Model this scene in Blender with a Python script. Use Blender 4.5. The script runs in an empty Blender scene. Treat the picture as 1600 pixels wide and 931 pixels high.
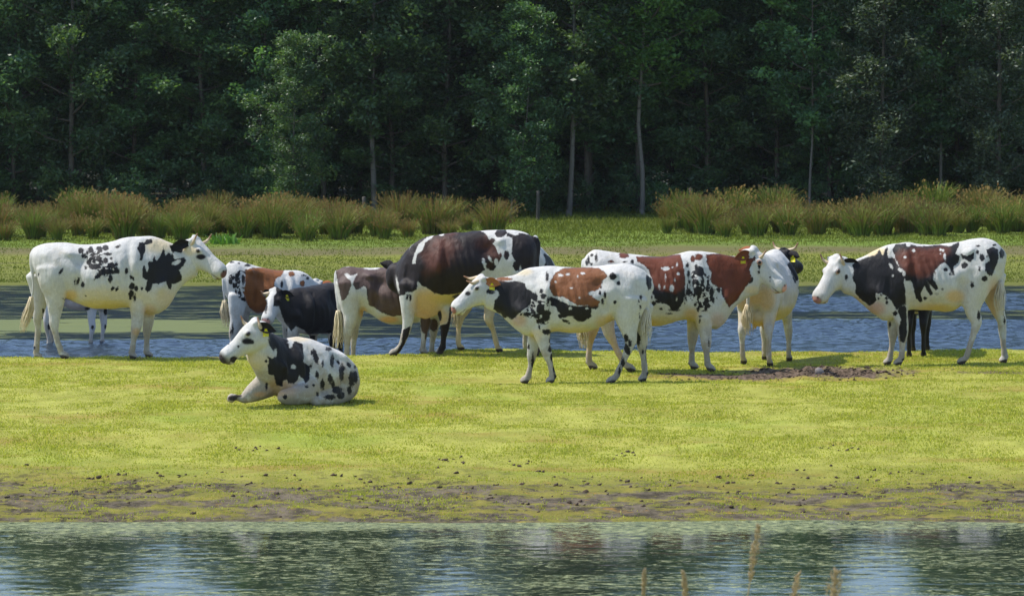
import bpy, math, random
import numpy as np
from mathutils import Vector, noise as mnoise
random.seed(7)
rng = np.random.default_rng(7)
R = math.radians
SC = bpy.context.scene

# ---------------------------------------------------------------- camera, light, exposure
F, CX, HY, HC = 5000.0, 800.0, 165.0, 3.4      # focal length in photo pixels, centre, horizon row, eye height
cam_d = bpy.data.cameras.new('camera')
cam = bpy.data.objects.new('camera', cam_d)
SC.collection.objects.link(cam)
cam.location = (0, 0, HC)
cam.rotation_euler = (R(90), 0, 0)
cam_d.sensor_width = 36.0
cam_d.lens = 36.0 * F / 1600.0
cam_d.shift_y = -(465.5 - HY) / 1600.0
cam_d.clip_start = 0.5
cam_d.clip_end = 6000
cam_d.dof.use_dof = True
cam_d.dof.focus_distance = 38.5
cam_d.dof.aperture_fstop = 8.0
SC.camera = cam

SUN = Vector((-0.50, 0.10, 0.86)).normalized()   # direction towards the sun
sun_el = math.asin(SUN.z)
sun_az = math.atan2(SUN.x, SUN.y)
world = bpy.data.worlds.new('World')
SC.world = world
world.use_nodes = True
wn = world.node_tree
for n in list(wn.nodes):
    wn.nodes.remove(n)
sky = wn.nodes.new('ShaderNodeTexSky')
sky.sky_type = 'NISHITA'
sky.sun_disc = False
sky.sun_elevation = sun_el
sky.sun_rotation = sun_az
sky.air_density = 1.0
sky.dust_density = 0.7
sky.ozone_density = 2.2
bg = wn.nodes.new('ShaderNodeBackground')
bg.inputs['Strength'].default_value = 0.15
wo = wn.nodes.new('ShaderNodeOutputWorld')
wn.links.new(sky.outputs[0], bg.inputs['Color'])
wn.links.new(bg.outputs[0], wo.inputs['Surface'])
sd = bpy.data.lights.new('sun', 'SUN')
sd.energy = 3.9
sd.angle = R(0.53)
sd.color = (1.0, 0.955, 0.88)
so = bpy.data.objects.new('sun', sd)
SC.collection.objects.link(so)
so.rotation_euler = SUN.to_track_quat('Z', 'Y').to_euler()
SC.view_settings.view_transform = 'Standard'
SC.view_settings.look = 'None'
SC.view_settings.gamma = 1.0
SC.view_settings.exposure = 0.5

# ---------------------------------------------------------------- helpers
def link(o, parent=None):
    SC.collection.objects.link(o)
    if parent is not None:
        o.parent = parent
    return o

def tag(o, label=None, cat=None, group=None, kind=None):
    if label: o['label'] = label
    if cat: o['category'] = cat
    if group: o['group'] = group
    if kind: o['kind'] = kind
    return o

def empty(name, loc, rz=0.0):
    o = bpy.data.objects.new(name, None)
    o.empty_display_size = 0.2
    link(o)
    o.location = loc
    o.rotation_euler = (0, 0, rz)
    return o

def np_mesh(name, V, faces, smooth=True):
    """faces: (N,k) int array or a list of such arrays"""
    me = bpy.data.meshes.new(name)
    if not isinstance(faces, list):
        faces = [faces]
    V = np.asarray(V, dtype=np.float32)
    me.vertices.add(len(V))
    me.vertices.foreach_set('co', V.ravel())
    loops = np.concatenate([f.ravel() for f in faces]).astype(np.int32)
    starts, tot = [], []
    off = 0
    for f in faces:
        n, k = f.shape
        starts.append(off + np.arange(n) * k)
        tot.append(np.full(n, k))
        off += n * k
    starts = np.concatenate(starts).astype(np.int32)
    tot = np.concatenate(tot).astype(np.int32)
    me.loops.add(len(loops))
    me.loops.foreach_set('vertex_index', loops)
    me.polygons.add(len(starts))
    me.polygons.foreach_set('loop_start', starts)
    me.polygons.foreach_set('loop_total', tot)
    if smooth:
        me.polygons.foreach_set('use_smooth', np.ones(len(starts), dtype=bool))
    me.update(calc_edges=True)
    return me

def obj(name, me, mat=None, parent=None):
    o = bpy.data.objects.new(name, me)
    if mat is not None:
        me.materials.append(mat)
    return link(o, parent)

def attr(me, name, arr, kind='FLOAT'):
    a = me.attributes.new(name, kind, 'POINT')
    if kind == 'FLOAT':
        a.data.foreach_set('value', np.asarray(arr, dtype=np.float32).ravel())
    else:
        a.data.foreach_set('color', np.asarray(arr, dtype=np.float32).ravel())

def smoothstep(a, b, x):
    t = np.clip((x - a) / (b - a), 0, 1)
    return t * t * (3 - 2 * t)

class Mat:
    def __init__(self, name):
        self.m = bpy.data.materials.new(name)
        self.m.use_nodes = True
        self.t = self.m.node_tree
        for n in list(self.t.nodes):
            self.t.nodes.remove(n)
        self.out = self.n('ShaderNodeOutputMaterial')
    def n(self, kind, **kw):
        nd = self.t.nodes.new(kind)
        for k, v in kw.items():
            setattr(nd, k, v)
        return nd
    def l(self, a, b):
        self.t.links.new(a, b)
    def val(self, x, sock):
        if isinstance(x, (int, float)):
            sock.default_value = x
        elif isinstance(x, (tuple, list)):
            sock.default_value = (*x, 1.0) if len(x) == 3 and sock.type == 'RGBA' else x
        else:
            self.l(x, sock)
    def math(self, op, a, b=0.0, c=None, clamp=False):
        nd = self.n('ShaderNodeMath', operation=op)
        nd.use_clamp = clamp
        self.val(a, nd.inputs[0]); self.val(b, nd.inputs[1])
        if c is not None: self.val(c, nd.inputs[2])
        return nd.outputs[0]
    def mix(self, f, a, b):
        nd = self.n('ShaderNodeMix', data_type='RGBA')
        self.val(f, nd.inputs[0]); self.val(a, nd.inputs[6]); self.val(b, nd.inputs[7])
        return nd.outputs[2]
    def step(self, x, lo, hi):
        nd = self.n('ShaderNodeMapRange', interpolation_type='SMOOTHSTEP')
        self.val(x, nd.inputs[0]); self.val(lo, nd.inputs[1]); self.val(hi, nd.inputs[2])
        return nd.outputs[0]
    def coord(self, scale=(1, 1, 1), loc=(0, 0, 0)):
        tc = self.n('ShaderNodeTexCoord')
        mp = self.n('ShaderNodeMapping')
        mp.inputs['Scale'].default_value = scale
        mp.inputs['Location'].default_value = loc
        self.l(tc.outputs['Object'], mp.inputs['Vector'])
        return mp.outputs[0]
    def noise(self, vec, scale, detail=3, rough=0.55, dist=0.0):
        nd = self.n('ShaderNodeTexNoise')
        nd.inputs['Scale'].default_value = scale
        nd.inputs['Detail'].default_value = detail
        nd.inputs['Roughness'].default_value = rough
        nd.inputs['Distortion'].default_value = dist
        if vec is not None: self.l(vec, nd.inputs['Vector'])
        return nd.outputs[0]
    def attr(self, name):
        nd = self.n('ShaderNodeAttribute')
        nd.attribute_name = name
        return nd
    def bsdf(self, color, rough=0.8, normal=None, spec=0.3, **kw):
        b = self.n('ShaderNodeBsdfPrincipled')
        self.val(color, b.inputs['Base Color'])
        self.val(rough, b.inputs['Roughness'])
        self.val(spec, b.inputs['Specular IOR Level'])
        if normal is not None: self.l(normal, b.inputs['Normal'])
        for k, v in kw.items():
            self.val(v, b.inputs[k.replace('_', ' ')])
        return b.outputs[0]
    def bump(self, h, strength=0.5, dist=0.02):
        nd = self.n('ShaderNodeBump')
        self.val(strength, nd.inputs['Strength'])
        nd.inputs['Distance'].default_value = dist
        self.l(h, nd.inputs['Height'])
        return nd.outputs[0]
    def done(self, sh):
        self.l(sh, self.out.inputs['Surface'])
        return self.m

def simple_mat(name, col, rough=0.7, spec=0.3, var=0.25, scale=12.0):
    M = Mat(name)
    n = M.noise(M.coord(), scale, 4)
    dark = tuple(c * (1 - var) for c in col)
    lite = tuple(min(1, c * (1 + var)) for c in col)
    return M.done(M.bsdf(M.mix(n, dark, lite), rough, M.bump(n, 0.3, 0.01), spec))

# ---------------------------------------------------------------- terrain
def vnoise(x, y, seed=0):
    """cheap value noise, vectorised"""
    xi = np.floor(x).astype(np.int64); yi = np.floor(y).astype(np.int64)
    xf = x - xi; yf = y - yi
    def h(a, b):
        n = (a * 374761393 + b * 668265263 + seed * 1442695041) & 0xffffffff
        n = ((n ^ (n >> 13)) * 1274126177) & 0xffffffff
        return ((n ^ (n >> 16)) & 0xffff) / 65535.0
    u = xf * xf * (3 - 2 * xf); v = yf * yf * (3 - 2 * yf)
    return (h(xi, yi) * (1 - u) + h(xi + 1, yi) * u) * (1 - v) + (h(xi, yi + 1) * (1 - u) + h(xi + 1, yi + 1) * u) * v - 0.5

def fbm(x, y, seed=0, oct=4):
    s = 0; a = 1.0
    for i in range(oct):
        s = s + a * vnoise(x * 2 ** i, y * 2 ** i, seed + i)
        a *= 0.5
    return s

MUD = [(8.2, 36.6, 1.5, 0.42), (13.0, 36.8, 3.0, 0.4)]       # trampled hollow under the cows on the right: x, y, rx, ry in the ground plane
def height(x, y):
    x = np.asarray(x, float); y = np.asarray(y, float)
    near = np.interp(y, [-40, -3, 3, 9, 12.5, 15], [1.9, 1.9, 1.6, 0.55, 0.18, -0.35])
    shore = 26.1 + 0.25 * fbm(x * 0.35, y * 0 + 3.1, 5) + 0.006 * x
    back = 39.75 + 0.9 * np.exp(-((x + .05) / 1.1) ** 2) + 0.115 * np.clip(x, -8, 8) + 0.15 * fbm(x * 0.4, y * 0 + 1.7, 9)
    t = (y - shore)
    isl = np.interp(t, [-7, -2, 0, 0.5, 2.6, 5.0, 9.0, 12.0, 40], [-0.5, -0.25, 0.0, 0.045, 0.10, 0.20, 0.28, 0.30, 0.30])
    # a low ridge with a hollow behind it (the cows on the right stand in the hollow)
    w = smoothstep(-1.5, 2.0, x) * 0.8 + 0.2
    ry = 35.45 + 0.02 * x
    isl = isl + w * 0.04 * np.exp(-((y - ry) / 0.35) ** 2) - w * 0.03 * np.exp(-((y - ry - 0.75) / 0.45) ** 2)
    isl = isl + 0.045 * np.exp(-((y - 33.0 - .06 * x) / 0.5) ** 2) + 0.02 * fbm(x * .25, y * .8, 77) + 0.02 * np.exp(-((y - 30.8 + 0.05 * x) / 0.4) ** 2)
    isl = isl + 0.03 * fbm(x * 0.7, y * 0.9, 2) * smoothstep(0.2, 2.5, t)
    isl = isl + 0.018 * fbm(x * 2.6, y * 2.2, 4) * smoothstep(2.5, 4.5, t) + 0.016 * fbm(x * 5, y * 6, 3) * smoothstep(0.0, 0.6, t)
    muddy = smoothstep(0.05, 0.5, t) * (1 - smoothstep(2.6, 4.2, t))
    isl = isl + 0.035 * muddy * np.maximum(fbm(x * 3.2, y * 5, 11), -0.25)
    h1 = np.exp(-(((x - 3.65) / 1.0) ** 2 + ((y - 37.3) / 0.6) ** 2) ** 1.5)
    h2 = np.exp(-(((x - 2.2) / 2.2) ** 2 + ((y - 36.3) / 0.35) ** 2) ** 1.5)
    isl = isl - 0.02 * h2 * (1 - h1) - 0.035 * h1 + 0.15 * (h1 + .3 * h2) * np.maximum(fbm(x * 6, y * 6, 21), -.2)
    drop = smoothstep(0.0, 2.2, y - back)
    isl = isl * (1 - drop) + (-0.45) * drop
    far = np.interp(y, [52, 59.5, 61, 64, 76, 90, 100, 400], [-0.5, -0.04, 0.03, 0.06, 0.14, 0.28, 0.35, 0.9])
    far = far + 0.06 * fbm(x * 0.25, y * 0.25, 31) * smoothstep(60, 66, y) + 0.02 * fbm(x * 2, y * 2, 32)
    z = np.where(y < 19, near, np.where(y < 48, isl, far))
    z = np.where((y >= 15) & (y < 19), -0.35 - 0.15 * (y - 15) / 4, z)
    z = np.where((y >= 43) & (y < 52), -0.5, z)
    return z

def hgt(x, y):
    return float(height(np.array([x]), np.array([y]))[0])

def grow(a, b, n, p):
    t = np.linspace(0, 1, n) ** p
    return a + (b - a) * t
xs = np.concatenate([-grow(12, 2500, 40, 4)[::-1][:-1], np.arange(-12, 12.001, 0.07), grow(12, 2500, 40, 4)[1:]])
ys = np.concatenate([np.array([-400, -150, -60, -20, -6, 0, 3, 6, 8, 10, 11, 12, 12.5, 13, 14, 15, 17, 19, 22, 24]),
                     np.arange(25.0, 43, 0.07), np.arange(43.5, 60, 0.8), np.arange(60, 100, 0.3), grow(100, 4000, 40, 3)])
GX, GY = np.meshgrid(xs, ys)
GZ = height(GX, GY)
nx, ny = len(xs), len(ys)
V = np.stack([GX.ravel(), GY.ravel(), GZ.ravel()], 1)
idx = np.arange(nx * ny).reshape(ny, nx)
Fq = np.stack([idx[:-1, :-1].ravel(), idx[:-1, 1:].ravel(), idx[1:, 1:].ravel(), idx[1:, :-1].ravel()], 1)

def ramp_y(M, ysock, pts):
    nd = M.n('ShaderNodeValToRGB')
    cr = nd.color_ramp
    lo, hi = pts[0][0], pts[-1][0]
    while len(cr.elements) < len(pts):
        cr.elements.new(0.5)
    for e, (p, c) in zip(cr.elements, pts):
        e.position = (p - lo) / (hi - lo); e.color = (*c, 1)
    mr = M.n('ShaderNodeMapRange')
    M.val(ysock, mr.inputs[0]); M.val(lo, mr.inputs[1]); M.val(hi, mr.inputs[2])
    M.l(mr.outputs[0], nd.inputs[0])
    return nd.outputs[0]

def ground_mat():
    M = Mat('ground')
    tc = M.n('ShaderNodeTexCoord'); sp = M.n('ShaderNodeSeparateXYZ')
    M.l(tc.outputs['Object'], sp.inputs[0])
    X, Y, Z = sp.outputs
    P = M.coord()
    n1 = M.noise(P, 0.6, 4); n2 = M.noise(P, 3.0, 5); n3 = M.noise(P, 22, 4); nb = M.noise(P, 70, 3)
    streak = M.noise(M.coord((0.35, 1.6, 1)), 1.0, 4)
    # island turf
    g = M.mix(M.step(n2, 0.3, 0.7), (0.235, 0.235, 0.04), (0.35, 0.35, 0.07))
    g = M.mix(M.math('MULTIPLY', M.step(n1, 0.5, 0.72), 0.6), g, (0.19, 0.27, 0.025))
    g = M.mix(M.math('MULTIPLY', M.step(streak, 0.52, 0.68), 0.65), g, (0.24, 0.16, 0.035))
    g = M.mix(M.math('MULTIPLY', M.step(n3, 0.58, 0.75), 0.6), g, (0.13, 0.12, 0.02))
    # muddy shore
    mud = M.mix(M.step(M.noise(P, 6, 6, 0.75), .35, .65), (0.045, 0.036, 0.02), (0.155, 0.125, 0.085))
    turf = g
    mz = M.math('MULTIPLY', M.step(Y, 25.2, 25.8), M.math('SUBTRACT', 1.0, M.step(Y, 27.4, 29.7)))
    mf = M.math('ADD', M.math('MULTIPLY', mz, 0.305), M.math('SUBTRACT', M.noise(M.coord((0.9, 1.6, 1)), 1.9, 8, 0.75), 0.62))
    g = M.mix(M.math('MULTIPLY', mz, 0.85), g, M.mix(M.step(M.noise(P, 5, 5, 0.7), .3, .7), (0.085, 0.085, 0.015), (0.21, 0.175, 0.035)))
    g = M.mix(M.step(mf, 0.15, 0.21), g, mud)
    drk = M.math('MULTIPLY', mz, M.step(M.math('ADD', M.noise(M.coord((5.0, 6.0, 1)), 1.0, 8, 0.8), M.math('MULTIPLY', M.math('SUBTRACT', M.noise(M.coord((.7, 1.1, 1)), 1.0, 3), 0.5), 0.35)), 0.565, 0.60))
    g = M.mix(drk, g, (0.035, 0.028, 0.018))
    org = M.math('MULTIPLY', mz, M.step(M.noise(M.coord((1.7, 3.0, 1), (9, 4, 0)), 1.5, 7, 0.75), 0.58, 0.66))
    g = M.mix(M.math('MULTIPLY', org, 0.7), g, (0.30, 0.17, 0.03))
    # churned hollow
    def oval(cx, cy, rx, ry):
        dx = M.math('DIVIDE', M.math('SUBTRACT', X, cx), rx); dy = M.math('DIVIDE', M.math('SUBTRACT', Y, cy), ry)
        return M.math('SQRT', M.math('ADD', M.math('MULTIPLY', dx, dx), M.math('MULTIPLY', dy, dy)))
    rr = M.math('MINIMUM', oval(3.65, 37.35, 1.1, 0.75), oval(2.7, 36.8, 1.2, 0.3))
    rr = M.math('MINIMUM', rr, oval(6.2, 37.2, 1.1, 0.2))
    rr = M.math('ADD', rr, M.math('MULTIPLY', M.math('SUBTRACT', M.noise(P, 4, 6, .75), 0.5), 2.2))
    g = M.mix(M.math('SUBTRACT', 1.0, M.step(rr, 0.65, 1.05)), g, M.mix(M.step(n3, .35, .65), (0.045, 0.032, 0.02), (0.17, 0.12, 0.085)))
    # bed of the pools
    g = M.mix(M.math('SUBTRACT', 1.0, M.step(Z, -0.06, 0.0)), g, (0.035, 0.035, 0.02))
    # far bank
    yj = M.math('ADD', Y, M.math('MULTIPLY', M.math('SUBTRACT', M.noise(M.coord((0.12, 0.4, 1)), 1.0, 5), 0.5), 5.0))
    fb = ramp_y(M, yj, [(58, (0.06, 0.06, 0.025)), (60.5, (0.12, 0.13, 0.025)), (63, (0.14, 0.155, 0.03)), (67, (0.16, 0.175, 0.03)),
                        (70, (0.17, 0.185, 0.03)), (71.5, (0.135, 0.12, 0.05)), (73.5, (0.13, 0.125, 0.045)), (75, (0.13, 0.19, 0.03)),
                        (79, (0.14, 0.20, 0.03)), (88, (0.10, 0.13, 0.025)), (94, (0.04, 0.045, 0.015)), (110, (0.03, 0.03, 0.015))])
    fb = M.mix(M.math('MULTIPLY', M.step(M.noise(M.coord((0.5, 1.5, 1)), 1.2, 5), 0.5, 0.7), 0.6), fb, (0.10, 0.085, 0.045))
    fb = M.mix(M.math('MULTIPLY', M.step(n3, 0.6, 0.7), 0.4), fb, (0.05, 0.05, 0.02))
    g = M.mix(M.step(Y, 46, 50), g, fb)
    h = M.math('ADD', M.math('MULTIPLY', n3, 0.6), M.math('MULTIPLY', nb, 0.5))
    return M.done(M.bsdf(g, 0.9, M.bump(h, 0.7, 0.03), 0.15))
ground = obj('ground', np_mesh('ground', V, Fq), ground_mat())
tag(ground, kind='structure')

# water: one sheet for the near pool and the channel behind the island
def water_mat():
    M = Mat('water')
    tc = M.n('ShaderNodeTexCoord'); sp = M.n('ShaderNodeSeparateXYZ')
    M.l(tc.outputs['Object'], sp.inputs[0])
    X, Y, Z = sp.outputs
    P = M.coord()
    backpart = M.step(Y, 35, 37)
    calm = M.attr('calm').outputs['Fac']
    wob = M.math('MULTIPLY', M.math('SUBTRACT', M.noise(M.coord((0.10, 0.35, 1)), 1.0, 5), 0.5), 3.0)
    Yw = M.math('ADD', Y, wob)
    wv2 = M.noise(M.coord((1.0, 1.6, 1)), 16.0, 3, 0.6)
    nrm = M.bump(wv2, M.math('ADD', 0.025, M.math('MULTIPLY', M.math('SUBTRACT', 1.0, calm), M.math('MULTIPLY', backpart, 0.5))), 0.012)
    wat = M.bsdf(M.mix(backpart, (0.008, 0.013, 0.011), (0.022, 0.036, 0.055)), M.math('ADD', 0.02, M.math('MULTIPLY', backpart, 0.12)), nrm, 0.5, IOR=M.math('ADD', 1.36, M.math('MULTIPLY', backpart, 0.24)))
    # floating weed: streaky flecks
    fl = M.noise(M.coord((9.0, 15.0, 1)), 1.0, 8, 0.88, 0.4)
    big = M.noise(M.coord((0.35, 1.3, 1)), 1.3, 5, 0.6)
    sh = M.math('MULTIPLY', M.step(M.math('ADD', Y, M.math('MULTIPLY', M.noise(M.coord((.5, .5, 1)), 1.0, 3), 1.0)), 25.75, 26.4), 0.09)
    dens = M.math('ADD', M.math('ADD', fl, M.math('MULTIPLY', M.math('SUBTRACT', big, 0.5), 0.28)), sh)
    nearm = M.math('MULTIPLY', M.step(dens, 0.535, 0.543), M.math('SUBTRACT', 1.0, backpart))
    # weed mats on the channel, left
    mat_l = M.math('MULTIPLY', M.math('MULTIPLY', M.step(Yw, 46.9, 48.4), M.math('SUBTRACT', 1.0, M.step(Yw, 49.6, 52.0))), M.math('SUBTRACT', 1.0, M.step(X, -4.8, -3.2)))
    fs = M.noise(M.coord((0.7, 3.2, 1)), 1.0, 8, 0.75)
    mats = M.math('MULTIPLY', M.step(fs, 0.53, 0.57), M.math('MULTIPLY', calm, 0.75))
    mats = M.math('MAXIMUM', mats, M.step(M.math('ADD', mat_l, M.math('MULTIPLY', M.math('SUBTRACT', M.noise(M.coord((0.8, 2.6, 1)), 1.0, 6, 0.7), 0.5), 2.4)), 0.55, 0.75))
    weed = M.math('MAXIMUM', M.math('MAXIMUM', M.math('MULTIPLY', nearm, 0.9), M.math('MULTIPLY', M.math('SUBTRACT', 1.0, backpart), 0.03)), M.math('MULTIPLY', mats, backpart))
    wc = M.mix(M.step(M.noise(M.coord((11, 17, 1)), 1.0, 5, .8), .42, .62), (0.06, 0.08, 0.02), (0.34, 0.36, 0.15))
    wc = M.mix(backpart, wc, M.mix(fs, (0.07, 0.09, 0.015), (0.16, 0.175, 0.03)))
    wb = M.bsdf(wc, 0.55, M.bump(fl, 0.4, 0.02), 0.4)
    mx = M.n('ShaderNodeMixShader')
    M.val(weed, mx.inputs[0]); M.l(wat, mx.inputs[1]); M.l(wb, mx.inputs[2])
    return M.done(mx.outputs[0])
def water_mesh():
    wx = np.unique(np.concatenate([[-400, -60, -20], np.arange(-9.5, 9.51, 0.035), [20, 60, 400.]]))
    wy = np.unique(np.concatenate([[11.0, 17, 20], np.arange(21.5, 26.9, 0.035), [30, 36, 39.0], np.arange(39.6, 61.5, 0.045), [62.]]))
    X, Y = np.meshgrid(wx, wy)
    wob = fbm(X * .10, Y * .35, 81) * 1.6
    Yw = Y + wob
    right = smoothstep(-3, 4, X)
    calm = np.maximum((1 - right) * smoothstep(46.6, 47.2, Yw), right * smoothstep(50.2, 50.8, Yw) * (1 - smoothstep(52.6, 53.2, Yw)))
    calm = np.maximum(calm, smoothstep(56.0, 58.5, Yw))
    amp = np.where(Y > 30, 0.021 * (1 - .96 * calm), 0.00035)
    amp = amp * (0.65 + 0.9 * np.clip(.5 + fbm(X * .3, Y * .2, 83), 0, 1))
    w = fbm(X * 3.2 + .3 * fbm(X, Y, 88), Y * 5.0, 84, 3) + .5 * fbm(X * 7 + Y * 2, Y * 9, 86, 2)
    w = np.where(Y > 30, w, 1.1 * fbm(X * 5.5, Y * 11, 91, 2))
    Z = w * amp * 2
    Z[(np.abs(X) > 9.6) | (Y < 21.4) | (Y > 61.4)] = 0
    n1, n2 = len(wx), len(wy)
    wi = np.arange(n1 * n2).reshape(n2, n1)
    wf = np.stack([wi[:-1, :-1].ravel(), wi[:-1, 1:].ravel(), wi[1:, 1:].ravel(), wi[1:, :-1].ravel()], 1)
    me = np_mesh('water', np.stack([X.ravel(), Y.ravel(), Z.ravel()], 1), wf)
    attr(me, 'calm', calm.ravel())
    return me
water = obj('water', water_mesh(), water_mat())
tag(water, kind='structure')
# ---------------------------------------------------------------- cattle
def unit(v):
    v = np.asarray(v, float)
    return v / (np.linalg.norm(v) + 1e-12)

def catmull(Pts, n):
    """resample (N,k) control rows into n rows, centripetal-ish catmull-rom by index"""
    Pts = np.asarray(Pts, float)
    N = len(Pts)
    ext = np.vstack([2 * Pts[0] - Pts[1], Pts, 2 * Pts[-1] - Pts[-2]])
    seg = np.linalg.norm(np.diff(Pts[:, :3], axis=0), axis=1) + 1e-6
    cum = np.concatenate([[0], np.cumsum(seg)])
    s = np.linspace(0, cum[-1], n)
    out = []
    for x in s:
        i = min(int(np.searchsorted(cum, x, side='right')) - 1, N - 2)
        t = (x - cum[i]) / seg[i]
        p0, p1, p2, p3 = ext[i], ext[i + 1], ext[i + 2], ext[i + 3]
        m1 = (p2 - p0) * 0.5; m2 = (p3 - p1) * 0.5
        # limit tangents for very uneven spacing
        if i > 0:
            m1 = m1 * min(1.0, 2 * seg[i] / (seg[i] + seg[i - 1]) )
        if i < N - 2:
            m2 = m2 * min(1.0, 2 * seg[i] / (seg[i] + seg[i + 1]))
        h = (2*t**3 - 3*t**2 + 1) * p1 + (t**3 - 2*t**2 + t) * m1 + (-2*t**3 + 3*t**2) * p2 + (t**3 - t**2) * m2
        out.append(h)
    return np.array(out)

class Soup:
    def __init__(self):
        self.V, self.Q, self.T, self.n = [], [], [], 0
    def add(self, V, Q=None, T=None):
        self.V.append(V)
        if Q is not None and len(Q): self.Q.append(np.asarray(Q) + self.n)
        if T is not None and len(T): self.T.append(np.asarray(T) + self.n)
        self.n += len(V)
    def loft(self, C, A, B, egg=None, k=20, cap=0.35):
        """C centres, A 'up' half vectors, B lateral half vectors"""
        C, A, B = map(lambda a: np.asarray(a, float), (C, A, B))
        n = len(C)
        egg = np.zeros(n) if egg is None else np.asarray(egg)
        ph = np.arange(k) / k * 2 * math.pi
        cs, sn = np.cos(ph), np.sin(ph)
        rings = C[:, None, :] + A[:, None, :] * sn[None, :, None] + B[:, None, :] * (cs[None, :] * (1 - egg[:, None] * sn[None, :]))[:, :, None]
        # rounded ends
        t0 = C[0] - C[1]; t0 = t0 / (np.linalg.norm(t0) + 1e-9)
        t1 = C[-1] - C[-2]; t1 = t1 / (np.linalg.norm(t1) + 1e-9)
        r0 = min(np.linalg.norm(A[0]), np.linalg.norm(B[0])) * cap
        r1 = min(np.linalg.norm(A[-1]), np.linalg.norm(B[-1])) * cap
        def endring(i, tt, r, s):
            return (rings[i] - C[i]) * s + C[i] + tt * r
        allr = [endring(0, t0, r0, 0.55), *rings, endring(-1, t1, r1, 0.55)]
        Vv = np.vstack(allr + [[C[0] + t0 * r0 * 1.25], [C[-1] + t1 * r1 * 1.25]])
        m = n + 2
        q = []
        for i in range(m - 1):
            for j in range(k):
                q.append((i * k + j, i * k + (j + 1) % k, (i + 1) * k + (j + 1) % k, (i + 1) * k + j))
        tr = []
        for j in range(k):
            tr.append((m * k, (j + 1) % k, j))
            tr.append((m * k + 1, (m - 1) * k + j, (m - 1) * k + (j + 1) % k))
        self.add(Vv, q, tr)
    def tube(self, pts, ra, rb=None, lat=(0, 1, 0), n=None, k=16, cap=0.6):
        pts = np.asarray(pts, float); ra = np.asarray(ra, float)
        rb = ra if rb is None else np.asarray(rb, float)
        D = np.hstack([pts, ra[:, None], rb[:, None]])
        D = catmull(D, n or max(8, len(pts) * 5))
        C = D[:, :3]
        T = np.gradient(C, axis=0)
        T /= np.linalg.norm(T, axis=1)[:, None] + 1e-9
        lat = np.asarray(lat, float)
        A = np.cross(T, lat[None, :]); A /= np.linalg.norm(A, axis=1)[:, None] + 1e-9
        B = np.cross(A, T)
        self.loft(C, A * np.abs(D[:, 3:4]), B * np.abs(D[:, 4:5]), k=k, cap=cap)
    def ball(self, c, r, rot=None, k=14):
        c = np.asarray(c, float); r = np.asarray(r, float) * np.ones(3)
        th = np.linspace(-math.pi / 2, math.pi / 2, 9)[1:-1]
        C = np.array([[0, 0, math.sin(t)] for t in th]); s = np.cos(th)
        ph = np.arange(k) / k * 2 * math.pi
        Vv = np.array([[s[i] * math.cos(p), s[i] * math.sin(p), math.sin(th[i])] for i in range(len(th)) for p in ph] + [[0, 0, -1], [0, 0, 1]])
        Vv = Vv * r
        if rot is not None: Vv = Vv @ np.asarray(rot).T
        q = [(i * k + j, i * k + (j + 1) % k, (i + 1) * k + (j + 1) % k, (i + 1) * k + j) for i in range(len(th) - 1) for j in range(k)]
        m = len(th)
        t = [(m * k, (j + 1) % k, j) for j in range(k)] + [(m * k + 1, (m - 1) * k + j, (m - 1) * k + (j + 1) % k) for j in range(k)]
        self.add(Vv + c, q, t)
    def mesh(self, name, smooth=True):
        fs = []
        if self.Q: fs.append(np.vstack(self.Q))
        if self.T: fs.append(np.vstack(self.T))
        return np_mesh(name, np.vstack(self.V), fs, smooth)

# ---------------------------------------------------------------- turf, rushes, trees
def blades(name, X, Y, Z, hgt_, wid, lean, mat, rg):
    """one mesh of bent two-segment grass blades"""
    n = len(X)
    a = rg.random(n) * 2 * math.pi          # facing
    la = rg.random(n) * 2 * math.pi         # lean direction
    L = lean * rg.random(n) * hgt_
    dx, dy = np.cos(a) * wid / 2, np.sin(a) * wid / 2
    lx, ly = np.cos(la) * L, np.sin(la) * L
    b1 = np.stack([X - dx, Y - dy, Z], 1); b2 = np.stack([X + dx, Y + dy, Z], 1)
    m1 = np.stack([X - dx * .8 + lx * .35, Y - dy * .8 + ly * .35, Z + hgt_ * .6], 1); m2 = np.stack([X + dx * .8 + lx * .35, Y + dy * .8 + ly * .35, Z + hgt_ * .6], 1)
    t = np.stack([X + lx, Y + ly, Z + hgt_], 1)
    V = np.stack([b1, b2, m2, m1, t], 1).reshape(-1, 3)
    i = np.arange(n)[:, None] * 5
    me = np_mesh(name, V, [i + np.array([[0, 1, 2, 3]]), i + np.array([[3, 2, 4]])], smooth=False)
    attr(me, 'tone', np.repeat(rg.random(n), 5))
    attr(me, 'along', np.tile(np.array([0, 0, .6, .6, 1.0]), n))
    return obj(name, me, mat)

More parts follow.
